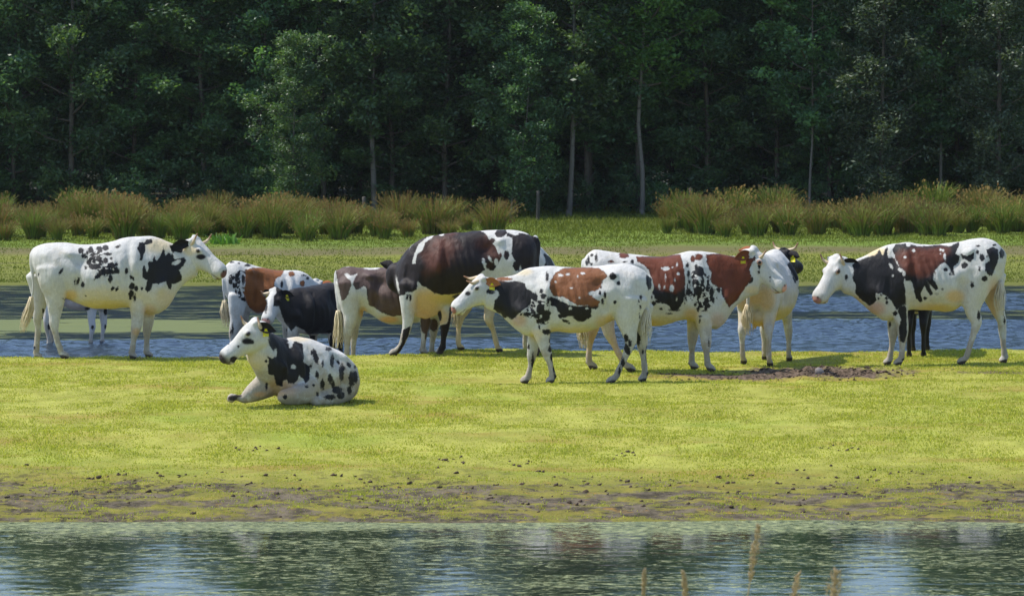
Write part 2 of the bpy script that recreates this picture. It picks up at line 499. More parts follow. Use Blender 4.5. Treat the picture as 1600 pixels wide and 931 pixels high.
def leafy(name, cols, rough=0.6, trans=0.35, spec=0.3, bumpy=False):
    """leaf material: colour from a per-leaf tone, part of the light passing through"""
    M = Mat(name)
    t = M.attr('tone').outputs['Fac']
    nd = M.n('ShaderNodeValToRGB')
    while len(nd.color_ramp.elements) < len(cols): nd.color_ramp.elements.new(0.5)
    for e, (p, c) in zip(nd.color_ramp.elements, cols):
        e.position = p; e.color = (*c, 1)
    M.l(t, nd.inputs[0])
    rnd = M.n('ShaderNodeObjectInfo')
    hsv = M.n('ShaderNodeHueSaturation')
    M.l(nd.outputs[0], hsv.inputs['Color'])
    M.l(M.math('ADD', 0.482, M.math('MULTIPLY', rnd.outputs['Random'], 0.036)), hsv.inputs['Hue'])
    M.l(M.math('ADD', 0.75, M.math('MULTIPLY', rnd.outputs['Random'], 0.5)), hsv.inputs['Value'])
    col = hsv.outputs[0]
    b = M.bsdf(col, rough, None, spec)
    tr = M.n('ShaderNodeBsdfTranslucent')
    g = M.n('ShaderNodeMix', data_type='RGBA', blend_type='MULTIPLY'); g.inputs[0].default_value = 1
    M.l(col, g.inputs[6]); g.inputs[7].default_value = (1.5, 1.6, 0.55, 1)
    M.l(g.outputs[2], tr.inputs[0])
    mx = M.n('ShaderNodeMixShader'); mx.inputs[0].default_value = trans
    M.l(b, mx.inputs[1]); M.l(tr.outputs[0], mx.inputs[2])
    return M.done(mx.outputs[0])

TURF = leafy('turf_blades', [(0, (0.29, 0.285, 0.055)), (.35, (0.32, 0.325, 0.06)), (.75, (0.41, 0.41, 0.09)), (.93, (0.46, 0.44, 0.12)), (1, (0.42, 0.32, 0.13))], .7, .35, .12)
def turf():
    rg = np.random.default_rng(3)
    n = 520000
    y = 26.2 + (40.9 - 26.2) * rg.random(n) ** 0.9
    x = (rg.random(n) * 2 - 1) * (y * 0.16 + 2.0)
    z = height(x, y)
    mudn = fbm(x * 1.1, y * 0.8, 41) + fbm(x * 4, y * 3, 44) * 0.5
    mz = smoothstep(26.0, 26.5, y) * (1 - smoothstep(27.6, 29.7, y))
    hollow = np.maximum(np.exp(-(((x - 3.65) / 1.3) ** 2 + ((y - 37.35) / .75) ** 2)), 0.75 * np.exp(-(((x - 2.7) / 1.2) ** 2 + ((y - 36.75) / .4) ** 2)))
    clump = fbm(x * 2.2, y * 1.6, 51)
    keep = (rg.random(n) > mz * 0.45 + 0.5 * mz * (mudn > 0.0)) & (hollow + 0.3 * fbm(x * 5, y * 5, 8) < .45) & (z > 0.005) & (rg.random(n) < 0.72 + clump)
    x, y, z, clump = x[keep], y[keep], z[keep], clump[keep]
    # blades are short and mossy; a little longer along the water's edge and the crest
    hh = (0.011 + 0.016 * rg.random(len(x))) * (1 + 0.7 * np.clip(clump, -.6, 1)) * (0.75 + 0.25 * smoothstep(28, 31, y))
    hh = hh * (1 - .35 * (fbm(x * 1.3, y * 1.7, 91) > .25))
    return blades('grass', x, y, z - 0.004, hh, 0.006 + 0.007 * rg.random(len(x)), 0.9, TURF, rg)
tag(turf(), kind='stuff', label='short bright yellow-green turf covering the island', cat='grass')

FARTURF = leafy('far_turf', [(0, (0.10, 0.12, 0.02)), (.5, (0.14, 0.17, 0.03)), (1, (0.19, 0.21, 0.045))], .7, .25, .12)
def far_turf():
    rg = np.random.default_rng(5)
    n = 260000
    y = 61 + 34 * rg.random(n) ** 1.3
    x = (rg.random(n) * 2 - 1) * (y * 0.17 + 3)
    c = fbm(x * .5, y * .35, 61)
    band = np.interp(y, [61, 64, 69, 71, 73.5, 75, 95], [.5, .6, .5, .12, .15, .8, .7])
    keep = rg.random(n) < band + c * .5
    x, y, c = x[keep], y[keep], c[keep]
    z = height(x, y)
    gap = np.exp(-((x - 2.0) / 2.6) ** 2) * smoothstep(79, 82, y)
    return blades('grass', x, y, z - .01, (0.02 + 0.035 * rg.random(len(x))) * (1 + .8 * smoothstep(75, 78, y) + 1.3 * gap), 0.012 + .014 * rg.random(len(x)), 1.0, FARTURF, rg)
tag(far_turf(), kind='stuff', label='olive green pasture grass on the far bank in front of the rushes', cat='grass')

# mud clods along the near shore and in the churned hollow
def clods():
    rg = random.Random(4)
    S = Soup()
    spots = []
    for i in range(620):
        y = rg.triangular(26.3, 29.2, 27.8); x = rg.uniform(-7, 7)
        if fbm(np.array([x * .7]), np.array([y * .9]), 71)[0] < -.05 and rg.random() < .8: continue
        spots.append((x, y, rg.choice([.004, .006, .008, .011, .016])))
    for cx_, cy_ in ((-2.35, 30.3), (-.55, 29.6), (1.05, 29.9), (3.1, 30.2), (-1.2, 28.0), (.1, 29.3), (-3.2, 28.4), (2.0, 28.6)):
        for k in range(8): spots.append((cx_ + rg.gauss(0, .12), cy_ + rg.gauss(0, .12), rg.uniform(.006, .018)))
    for k in range(380):
        spots.append((3.65 + rg.gauss(0, .5), 37.3 + rg.gauss(0, .25), rg.uniform(.004, .014)))
    for k in range(160):
        spots.append((rg.uniform(1.6, 4), 36.7 + rg.gauss(0, .2), rg.uniform(.003, .011)))
    for k in range(25):
        spots.append((rg.uniform(-6, 6), rg.uniform(31, 39), rg.uniform(.004, .008)))
    for x, y, r in spots:
        if hgt(x, y) < .01: continue
        a = rg.uniform(0, 3.14); c_, s_ = math.cos(a), math.sin(a)
        S.ball((x, y, hgt(x, y) + r * .25), (r * rg.uniform(.9, 2.2), r * rg.uniform(.8, 1.6), r * rg.uniform(.4, .9)), [[c_, -s_, 0], [s_, c_, 0], [0, 0, 1]], k=7)
    V = np.vstack(S.V)
    nz = np.array([mnoise.noise(Vector(p * 60)) for p in V]) * .016
    V[:, 2] += nz; V[:, 0] += nz * 1.2
    S.V = [V]
    o = obj('mud_clods', S.mesh('mud_clods', False), simple_mat('clod_mud', (0.075, 0.052, 0.035), .9, .2, .5, 14))
    tag(o, kind='stuff', label='dark lumps of trampled mud scattered along the shore', cat='mud')

# --- rushes
RUSH = Mat('rush')
_t = RUSH.attr('tone').outputs['Fac']; _a = RUSH.attr('along').outputs['Fac']
_oi = RUSH.n('ShaderNodeObjectInfo').outputs['Random']
_rust = RUSH.attr('rust').outputs['Fac']
_g = RUSH.mix(_t, (0.09, 0.165, 0.022), (0.24, 0.30, 0.05))
_b = RUSH.mix(_t, (0.21, 0.115, 0.035), (0.32, 0.22, 0.075))
_f = RUSH.math('ADD', RUSH.math('MULTIPLY', RUSH.step(_a, 0.35, 0.95), RUSH.math('MULTIPLY', _oi, 0.62)), RUSH.math('MULTIPLY', _rust, 0.8), clamp=True)
_c = RUSH.mix(_f, _g, _b)
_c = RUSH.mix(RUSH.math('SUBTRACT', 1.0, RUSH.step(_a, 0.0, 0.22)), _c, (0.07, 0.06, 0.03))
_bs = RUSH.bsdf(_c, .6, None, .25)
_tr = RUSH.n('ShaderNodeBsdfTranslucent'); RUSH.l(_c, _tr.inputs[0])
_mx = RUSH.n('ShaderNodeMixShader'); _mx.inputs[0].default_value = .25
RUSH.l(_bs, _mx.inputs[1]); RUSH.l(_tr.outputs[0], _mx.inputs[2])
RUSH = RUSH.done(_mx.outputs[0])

def tussock_mesh(seed, H, nb, rad, rust):
    rg = np.random.default_rng(seed)
    V, Q, tone, along, rs = [], [], [], [], []
    k = 5
    for i in range(nb):
        a = rg.random() * 6.283; r0 = rad * .45 * math.sqrt(rg.random())
        h = H * (0.45 + .65 * rg.random()); out = (0.10 + .55 * rg.random() ** 1.5) * h
        w = .006 + .008 * rg.random()
        fa = rg.random() * 6.283
        dx, dy = math.cos(fa) * w, math.sin(fa) * w
        b = sum(len(x) for x in V)
        tn = rg.random(); rr = float(rg.random() < rust)
        pts = []
        for j in range(k):
            f = j / (k - 1)
            rr_ = r0 + out * f ** 1.9
            z = h * (f - .28 * (out / h) * f ** 3)
            ww = (1 - f * .75)
            c = (math.cos(a) * rr_, math.sin(a) * rr_, z - .03)
            pts.append((c[0] - dx * ww, c[1] - dy * ww, c[2])); pts.append((c[0] + dx * ww, c[1] + dy * ww, c[2]))
            tone += [tn, tn]; along += [f, f]; rs += [rr, rr]
        V.append(pts)
        for j in range(k - 1):
            Q.append((b + 2 * j, b + 2 * j + 1, b + 2 * j + 3, b + 2 * j + 2))
        # small brown flower tuft just under the tip of some stems
        if rg.random() < .16:
            b = sum(len(x) for x in V)
            c = np.array(pts[-1]) ; s_ = .012 + .014 * rg.random()
            q = [(c[0] - s_, c[1], c[2] - .05), (c[0] + s_, c[1], c[2] - .045), (c[0] + s_ * .7, c[1] + s_, c[2] + .02), (c[0] - s_ * .8, c[1] - s_, c[2] + .015)]
            V.append(q); Q.append((b, b + 1, b + 2, b + 3)); tone += [rg.random()] * 4; along += [1] * 4; rs += [1] * 4
    me = np_mesh('rush_tussock', np.array([p for x in V for p in x]), np.array(Q), False)
    attr(me, 'tone', tone); attr(me, 'along', along); attr(me, 'rust', rs)
    me.materials.append(RUSH)
    return me

def rushes():
    green = [tussock_mesh(10 + i, 1.0, 680, .42, .06) for i in range(4)]
    rusty = [tussock_mesh(20 + i, 1.0, 700, .55, .42) for i in range(4)]
    rg = random.Random(12)
    n = 0
    def put(x, y, rust, s):
        me = rg.choice(rusty if rust else green)
        o = bpy.data.objects.new('rush_tussock', me)
        s *= .92
        link(o); o.location = (x, y, hgt(x, y)); o.rotation_euler = (0, 0, rg.uniform(0, 6.28)); o.scale = (1.12 * s * rg.uniform(.9, 1.15), s * rg.uniform(.9, 1.15), s)
        if rust: tag(o, 'tall rush tussock with rusty brown flowering tips in the belt before the wood', 'rush tussock', 'rusty rush tussocks along the far bank')
        else: tag(o, 'tall green rush tussock in the belt before the wood', 'rush tussock', 'green rush tussocks along the far bank')
    for row, (y0, dx) in enumerate(((77.0, .95), (77.9, .85), (79.0, .8), (80.4, .8), (82.4, .95), (84.4, 1.2))):
        x = -17.0
        while x < 17:
            px = CX + x / y0 * F
            x += dx * rg.uniform(.7, 1.3)
            px = CX + x / y0 * F
            if 772 < px < 1040: continue
            if px > 1030: yy = y0 + 1.6
            else: yy = y0 + .1
            if (row == 0 and rg.random() < .45) or (row == 1 and rg.random() < .25): continue
            if 640 < px < 775 and rg.random() < .4: continue
            s = rg.uniform(.5, 1.1) * (1 + .14 * math.sin(x * 1.3 + row))
            if px > 1180: s *= 1.0
            if 690 < px < 775: s *= .85
            rust = rg.random() < (.12 if row < 2 else .75)
            put(x, yy + rg.uniform(-.45, .45), rust, s)
rushes()

# --- trees
def leaf_cloud(rg, centres, radii, per, size, flat=.6):
    """leaf quads in clumps; returns vertices, quads, tone"""
    C = np.repeat(centres, per, 0); Rr = np.repeat(radii, per)
    n = len(C)
    d = rg.normal(size=(n, 3)); d /= np.linalg.norm(d, axis=1)[:, None]
    r = Rr * (rg.random(n) ** .55)
    p = C + d * r[:, None] * np.array([1, 1, flat])
    p[:, 2] -= 0.12 * (r ** 2) / (Rr + .01)
    # each leaf: a bent rhombus
    a = rg.normal(size=(n, 3)); a[:, 2] *= .6; a /= np.linalg.norm(a, axis=1)[:, None]
    b = np.cross(a, rg.normal(size=(n, 3)) + np.array([0, 0, 1.2])); b /= np.linalg.norm(b, axis=1)[:, None]
    s = size * (.6 + .8 * rg.random(n))[:, None]
    V = np.stack([p - a * s, p + b * s * .45, p + a * s, p - b * s * .45], 1).reshape(-1, 3)
    Q = np.arange(n * 4).reshape(n, 4)
    ct = np.repeat(rg.random(len(centres)), per)
    tone = np.clip(ct ** 1.3 * .75 + rg.random(n) * .25, 0, 1)
    return V, Q, np.repeat(tone, 4)

LEAF = leafy('leaves', [(0, (0.045, 0.088, 0.045)), (.45, (0.078, 0.155, 0.072)), (.8, (0.12, 0.22, 0.08)), (1, (0.17, 0.28, 0.075))], .45, .34, .5)
LEAF_LIGHT = leafy('light_leaves', [(0, (0.05, 0.11, 0.03)), (.5, (0.085, 0.165, 0.04)), (1, (0.15, 0.25, 0.05))], .5, .38, .35)
LEAF_SILVER = leafy('silver_leaves', [(0, (0.05, 0.085, 0.05)), (.5, (0.085, 0.135, 0.075)), (1, (0.15, 0.20, 0.11))], .5, .25, .5)
def bark_mat(name, a, b):
    M = Mat(name)
    n = M.noise(M.coord((4, 4, 1.2)), 3, 5, .7); n2 = M.noise(M.coord((2, 2, 8)), 1.5, 3)
    c = M.mix(n, a, b); c = M.mix(M.step(n2, .6, .7), c, tuple(x * .35 for x in a))
    return M.done(M.bsdf(c, .85, M.bump(n, .6, .02), .2))
BARK_PALE = bark_mat('pale_bark', (0.12, 0.105, 0.09), (0.22, 0.20, 0.175))
BARK = bark_mat('brown_bark', (0.07, 0.06, 0.05), (0.15, 0.125, 0.10))

def crown_mesh(seed, H, z0, rad, nclump, per, size, mat, cr=.5):
    rg = np.random.default_rng(seed)
    cs, rs = [], []
    limbs = Soup()
    nl = 34
    for i in range(nl):
        f = (i + rg.random()) / nl
        z = z0 + (H - z0) * f
        env = rad * (math.sin(math.pi * (0.12 + .83 * f)) ** .7) * (.65 + .5 * rg.random())
        a = i * 2.4 + rg.random() * .8
        rise = .25 + .5 * rg.random()
        tip = np.array([math.cos(a) * env, math.sin(a) * env, z + rise * env * .7])
        base = np.array([0, 0, z - .15 * env])
        mid = (base + tip) / 2 + np.array([0, 0, -.08 * env])
        limbs.tube(np.array([base, mid, tip]), np.array([.045 * (1.1 - f), .028 * (1.1 - f), .008]), k=5, n=6, cap=.3)
        for k in range(int(nclump / nl)):
            t = .15 + .9 * rg.random() ** .8
            c = base + (tip - base) * t + rg.normal(size=3) * .20 * np.array([1, 1, .7])
            cs.append(c); rs.append(cr * (.55 + .8 * rg.random()))
    V, Q, tone = leaf_cloud(rg, np.array(cs), np.array(rs), per, size)
    n = len(V)
    me = np_mesh('crown', V, Q, False)
    attr(me, 'tone', tone)
    me.materials.append(mat)
    lm = limbs.mesh('limbs')
    return me, lm

PROTOS = [crown_mesh(100, 11.0, .9, 2.1, 380, 75, .072, LEAF), crown_mesh(101, 12.0, 1.2, 1.9, 380, 75, .075, LEAF), crown_mesh(102, 10.0, .6, 2.2, 380, 75, .070, LEAF),
          crown_mesh(103, 11.5, 2.6, 2.0, 340, 75, .075, LEAF), crown_mesh(104, 12.5, 3.6, 2.0, 320, 70, .072, LEAF_LIGHT), crown_mesh(105, 9.5, .8, 1.8, 340, 75, .060, LEAF_SILVER),
          crown_mesh(106, 8.0, .5, 1.8, 300, 75, .068, LEAF)]
def add_tree(name, x, y, pi, s, rot, label, cat='tree', group=None, trunk=None, bark=None, tilt=0.0, sz=1.0):
    z = hgt(x, y)
    root = empty(name, (x, y, z), 0)
    tag(root, label, cat, group)
    cm, lm = PROTOS[pi]
    top = 11.0 * s * sz
    rgt = random.Random(int(x * 97 + y * 13))
    if trunk is None:
        path = [(0, 0, -.1), (rgt.uniform(-.08, .08), 0, top * .25), (rgt.uniform(-.15, .15), rgt.uniform(-.1, .1), top * .5), (rgt.uniform(-.2, .2), 0, top * .85)]
        r0 = rgt.uniform(.06, .11)
    else:
        path, r0 = trunk
    S = Soup()
    S.tube(np.array(path, float), np.linspace(r0, r0 * .35, len(path)), k=8, n=16, cap=.2)
    # flare at the ground
    S.tube(np.array([[path[0][0], path[0][1], -.15], [path[0][0], path[0][1], .18]], float), np.array([r0 * 1.5, r0 * .95]), k=8, n=5, cap=.1)
    t = obj('trunk', S.mesh('trunk'), bark or BARK, root)
    c = bpy.data.objects.new('crown', cm); link(c, root); c.rotation_euler = (0, tilt, rot); c.scale = (s, s, s * sz)
    if path[-1][0] != 0 and trunk is not None: c.location = (path[-1][0] * .7, path[-1][1], 0)
    l = bpy.data.objects.new('limbs', lm)
    if not lm.materials: lm.materials.append(BARK)
    link(l, root); l.rotation_euler = c.rotation_euler; l.scale = c.scale; l.location = c.location
    return root

def wood():
    rg = random.Random(31)
    def at(px, d): return (px - CX) / F * d
    fr = 95.0
    special = [
        (1003, 90.6, 4, 1.0, 'tall slender tree with a pale bent trunk, right of the gap in the rushes', [(0, 0, -.1), (.02, 0, 1.2), (-.10, 0, 2.6), (-.02, 0, 4.0), (.08, 0, 6.0), (.1, 0, 10)], .075, BARK_PALE),
        (889, 90.4, 3, 1.0, 'tree with a straight pale trunk rising in the gap of the rushes', [(0, 0, -.1), (.08, 0, 1.5), (.12, 0, 3.2), (.14, 0, 5), (.2, 0, 9)], .085, BARK_PALE),
        (921, 93.0, 3, .95, 'brown forked tree just behind the pale trunk in the gap', [(0, 0, -.1), (.0, 0, 1.8), (-.1, 0, 3.2), (.1, 0, 5), (.1, 0, 9)], .09, BARK),
        (586, 90.8, 3, .98, 'tree with a straight grey trunk behind the rushes left of the largest cow', [(0, 0, -.1), (-.05, 0, 1.2), (-.1, 0, 2.6), (-.05, 0, 4), (0, 0, 9)], .09, BARK_PALE),
        (797, 89.4, 6, .72, 'thin young tree leaning to the right at the left edge of the gap', [(0, 0, -.1), (.1, 0, .8), (.3, 0, 1.7), (.45, 0, 2.6), (.6, 0, 5)], .035, BARK_PALE),
        (459, 88.8, 6, .62, 'thin young sapling with a light stem above the green rushes at the left', [(0, 0, -.1), (-.02, 0, 1.0), (0, 0, 2.4), (.05, 0, 4.6)], .032, BARK_PALE),
        (1264, 90.2, 3, .9, 'slim tree with a light leaning stem behind the rushes on the right', [(0, 0, -.1), (.04, 0, 1.2), (.1, 0, 2.2), (.1, 0, 4), (.1, 0, 8)], .045, BARK_PALE),
        (1470, 90.0, 3, .9, 'tree with a straight yellowish stem above the rusty rushes on the right', [(0, 0, -.1), (0, 0, 1.6), (.02, 0, 3), (0, 0, 8)], .05, BARK_PALE),
        (1562, 90.6, 3, .92, 'tree with a forked grey stem near the right edge of the wood', [(0, 0, -.1), (-.05, 0, 1.6), (.06, 0, 3), (0, 0, 8)], .06, BARK),
        (1375, 89.0, 5, .92, 'silvery green tree with fine leaves at the front of the wood on the right', None, 0, BARK),
        (1560, 88.5, 5, .85, 'silvery green tree with fine leaves filling the upper right corner', None, 0, BARK),
    ]
    for px, d, pi, s, lab, path, r0, bk in special:
        add_tree('tree', at(px, d), d, pi, s, rg.uniform(0, 6.28), lab, trunk=(path, r0) if path else None, bark=bk)
    kinds = {0: 'dense dark green tree', 1: 'tall dark green tree with drooping leaf masses', 2: 'broad dark bushy tree leafy down to the ground', 3: 'dark tree with a bare lower trunk',
             5: 'greyish green tree with fine leaves', 6: 'small lighter green tree'}
    for row, (y0, dx, zs) in enumerate(((92.2, 1.65, 1.0), (94.4, 1.65, 1.0), (97.6, 1.8, 1.0), (101, 1.9, 1.0), (104.5, 2.1, 1.02), (108, 2.3, 1.05), (112, 2.6, 1.05), (115, 2.8, 1.05))):
        x = -24.0 + row * .7
        while x < 24:
            pi = rg.choice([0, 1, 2, 0, 1, 2, 5, 2] if row else [0, 1, 2, 2, 0, 5, 6, 0])
            px = CX + x / y0 * F
            if row == 0 and (860 < px < 1040 or 560 < px < 610):
                pi = 3
            s = rg.uniform(.85, 1.05)
            hf = 1.0 + .14 * math.sin(x * .9 + 1.3) + .08 * math.sin(x * 2.3)   # uneven tops: gaps of sky show in the pool
            where = 'in the front row of the wood' if row == 0 else 'deep in the crowded wood'
            add_tree('tree', x, y0 + rg.uniform(-.7, .7), pi, s, rg.uniform(0, 6.28), kinds[pi] + ' ' + where, group='trees like ' + kinds[pi] + ' ' + where, sz=hf * zs * .92)
            x += dx * rg.uniform(.75, 1.25)
    # understorey shrubs along the foot of the wood
    rgn = np.random.default_rng(77)
    sh = []
    for k in range(3):
        cs = rgn.normal(size=(60, 3)) * [.45, .35, .32] + [0, 0, .65]
        cs[:, 2] = np.abs(cs[:, 2])
        V, Q, tone = leaf_cloud(rgn, cs, np.full(60, .24), 40, .045)
        me = np_mesh('shrub', V, Q, False); attr(me, 'tone', tone); me.materials.append(LEAF); sh.append(me)
    x = -19
    while x < 19:
        y = 90.4 + rg.choice([rg.uniform(0, 2.6), rg.uniform(2, 12)])
        px = CX + x / y * F
        if not (780 < px < 880 and rg.random() < .6):
            o = bpy.data.objects.new('shrub', rg.choice(sh)); link(o)
            s = rg.uniform(.55, 1.15)
            o.location = (x, y, hgt(x, y)); o.scale = (s, s, s * rg.uniform(.8, 1.3)); o.rotation_euler = (0, 0, rg.uniform(0, 6.28))
            tag(o, 'low leafy shrub at the dark foot of the wood', 'shrub', 'shrubs along the foot of the wood')
        x += rg.uniform(.25, .8)
wood()

# --- fence posts in front of the wood
def posts():
    M = simple_mat('post_wood', (0.075, 0.068, 0.058), .85, .2, .35, 9)
    for px, d, h, w, lab in ((318, 87.0, .62, .10, 'grey wooden fence post above the rushes at the left'), (570, 87.0, .68, .12, 'grey wooden fence post left of the straight grey trunk'),
                             (840, 88.0, .8, .11, 'grey wooden stump post in the gap beside the leaning sapling'), (1081, 87.5, .86, .11, 'thick grey wooden fence post right of the gap in the rushes')):
        x = (px - CX) / F * d
        S = Soup(); S.tube(np.array([[0, 0, -.2], [.01, 0, h * .5], [.0, 0, h]]), np.array([w * .5, w * .48, w * .44]), k=9, n=8, cap=.15)
        o = obj('fence_post', S.mesh('fence_post', False), M); o.location = (x, d, hgt(x, d)); o.rotation_euler = (0, R(random.uniform(-3, 3)), 0)
        tag(o, lab, 'fence post', 'posts of the old fence before the wood')
posts()
clods()

# --- pale stone in the mud
def stone():
    S = Soup(); x, y = (1281 - CX) / F * 36.95, 36.95
    S.ball((0, 0, 0), (.07, .06, .06), k=14)
    V = np.vstack(S.V); V += np.array([mnoise.noise(Vector(p * 14 + np.array([3, 1, 2]))) for p in V])[:, None] * .03 * (V / .08)
    S.V = [V]
    o = obj('stone', S.mesh('stone'), simple_mat('stone', (0.19, 0.165, 0.16), .75, .3, .3, 18))
    o.location = (x, y, hgt(x, y) + .03); o.rotation_euler = (.3, .5, .2)
    tag(o, 'rounded pale grey stone half sunk in the mud of the hollow on the right', 'stone')
stone()

# --- bright green weed clump on the far bank
def weed():
    rg = np.random.default_rng(8)
    for px, d, n, s, lab in ((352, 75.5, 90, 1.0, 'bright green leafy weed growing on the far bank beyond the horns of the left cow'),):
        x0 = (px - CX) / F * d
        a = rg.random(n) * 6.28; r = .28 * np.sqrt(rg.random(n)) * s
        X, Y = np.cos(a) * r * 1.2, np.sin(a) * r
        o = blades('weed_clump', X, Y, 0 * X, (.12 + .16 * rg.random(n)) * s, .04 + .03 * rg.random(n), 1.2, LEAF_WEED, rg)
        o.location = (x0, d, hgt(x0, d)); tag(o, lab, 'weed')
LEAF_WEED = leafy('weed_leaves', [(0, (0.07, 0.14, 0.02)), (1, (0.14, 0.25, 0.04))], .5, .25, .3)
weed()

# --- dry grass stalks on the near bank, out of focus
def stalks():
    ST = simple_mat('dry_stem', (0.34, 0.27, 0.16), .7); SH = simple_mat('seed_head', (0.38, 0.29, 0.16), .8, .2, .3, 60)
    data = [(1185, 822, 1166, 950, 12.6, .22, .016, 'tallest dry grass stalk with a narrow seed head leaning right'),
            (1247, 897, 1232, 990, 12.4, .20, .018, 'short dry grass stalk with a seed head, between the tallest and the bushy one'),
            (1306, 893, 1293, 990, 12.0, .20, .034, 'dry grass stalk with the thickest, bushy seed head'),
            (1068, 896, 1080, 1000, 12.8, .14, .012, 'thin dry grass stalk leaning left with a small seed head'),
            (1007, 893, 1003, 1000, 13.4, .10, .010, 'faint thin dry stalk, leftmost at the bottom edge')]
    for i, (tx, ty, bx, by, d, hl, hw, lab) in enumerate(data):
        top = np.array([(tx - CX) / F * d, d, HC - (ty - HY) / F * d]); low = np.array([(bx - CX) / F * d, d, HC - (by - HY) / F * d])
        dirv = (top - low) / (top[2] - low[2])
        gz = hgt(low[0], d); base = low + dirv * (gz - low[2]) * .5 + np.array([0, 0, (gz - low[2]) * .5])
        root = empty('grass_stalk', tuple(base)); tag(root, lab, 'grass stalk', 'dry grass stalks on the near bank')
        t, l = top - base, low - base
        S = Soup(); S.tube(np.array([[0, 0, -.03], l * .6, l, l + (t - l) * .55, t]), np.array([.004, .0035, .003, .0024, .001]), k=6, n=24, cap=.2)
        obj('stem', S.mesh('stem'), ST, root)
        g = random.Random(i + 2); S = Soup()
        ax = unit(t - l)
        for k in range(int(150 + hw * 3500)):
            f = g.random(); p = t - ax * hl * f
            wd = hw * math.sin(math.pi * (.08 + .8 * f)) ** .7
            a = g.uniform(0, 6.28); r = wd * g.random()
            q = p + np.array([math.cos(a) * r, math.sin(a) * r, 0])
            e = q + ax * g.uniform(.008, .02) + np.array([math.cos(a), math.sin(a), 0]) * .004
            S.tube(np.array([q, (q + e) / 2, e]), np.array([.0008, .0022, .0006]), k=4, n=4, cap=.2, lat=(0.3, 1, .1))
        obj('seed_head', S.mesh('seed_head', False), SH, root)
stalks()

# --- thin air between the camera and the wood
def haze():
    S = Soup()
    x0, x1, y0, y1, z0, z1 = -60, 60, -8, 135, -2.0, 22.0
    V = np.array([(x0, y0, z0), (x1, y0, z0), (x1, y1, z0), (x0, y1, z0), (x0, y0, z1), (x1, y0, z1), (x1, y1, z1), (x0, y1, z1)], float)
    Fc = np.array([(0, 3, 2, 1), (4, 5, 6, 7), (0, 1, 5, 4), (1, 2, 6, 5), (2, 3, 7, 6), (3, 0, 4, 7)])
    M = Mat('haze')
    v = M.n('ShaderNodeVolumePrincipled')
    v.inputs['Color'].default_value = (0.9, 0.95, 1.0, 1); v.inputs['Density'].default_value = 0.00011; v.inputs['Anisotropy'].default_value = 0.3
    M.l(v.outputs[0], M.out.inputs['Volume'])
    o = obj('haze', np_mesh('haze', V, Fc, False), M.m)
    tag(o, kind='stuff', label='thin pale haze in the air before the wood', cat='haze')
haze()
def sdf_poly(px, py, poly):
    P = np.asarray(poly, float); n = len(P)
    d = np.full(px.shape, 1e18); s = np.ones(px.shape)
    for i in range(n):
        a = P[i]; b = P[(i + 1) % n]
        ex, ey = b - a
        wx_, wy_ = px - a[0], py - a[1]
        t = np.clip((wx_ * ex + wy_ * ey) / (ex * ex + ey * ey + 1e-9), 0, 1)
        d = np.minimum(d, (wx_ - ex * t) ** 2 + (wy_ - ey * t) ** 2)
        c1 = (a[1] <= py); c2 = (b[1] > py); c3 = (ex * wy_ > ey * wx_)
        flip = (c1 & c2 & c3) | (~c1 & ~c2 & ~c3)
        s = np.where(flip, -s, s)
    return -s * np.sqrt(d) * 1.0      # positive inside

def sdf_blob(px, py, b):
    x, y, rx, ry = b[:4]; a = R(b[4]) if len(b) > 4 else 0.0
    dx, dy = px - x, py - y
    u = dx * math.cos(a) + dy * math.sin(a); v = -dx * math.sin(a) + dy * math.cos(a)
    k = np.sqrt((u / rx) ** 2 + (v / ry) ** 2)
    return (1 - k) * min(rx, ry)

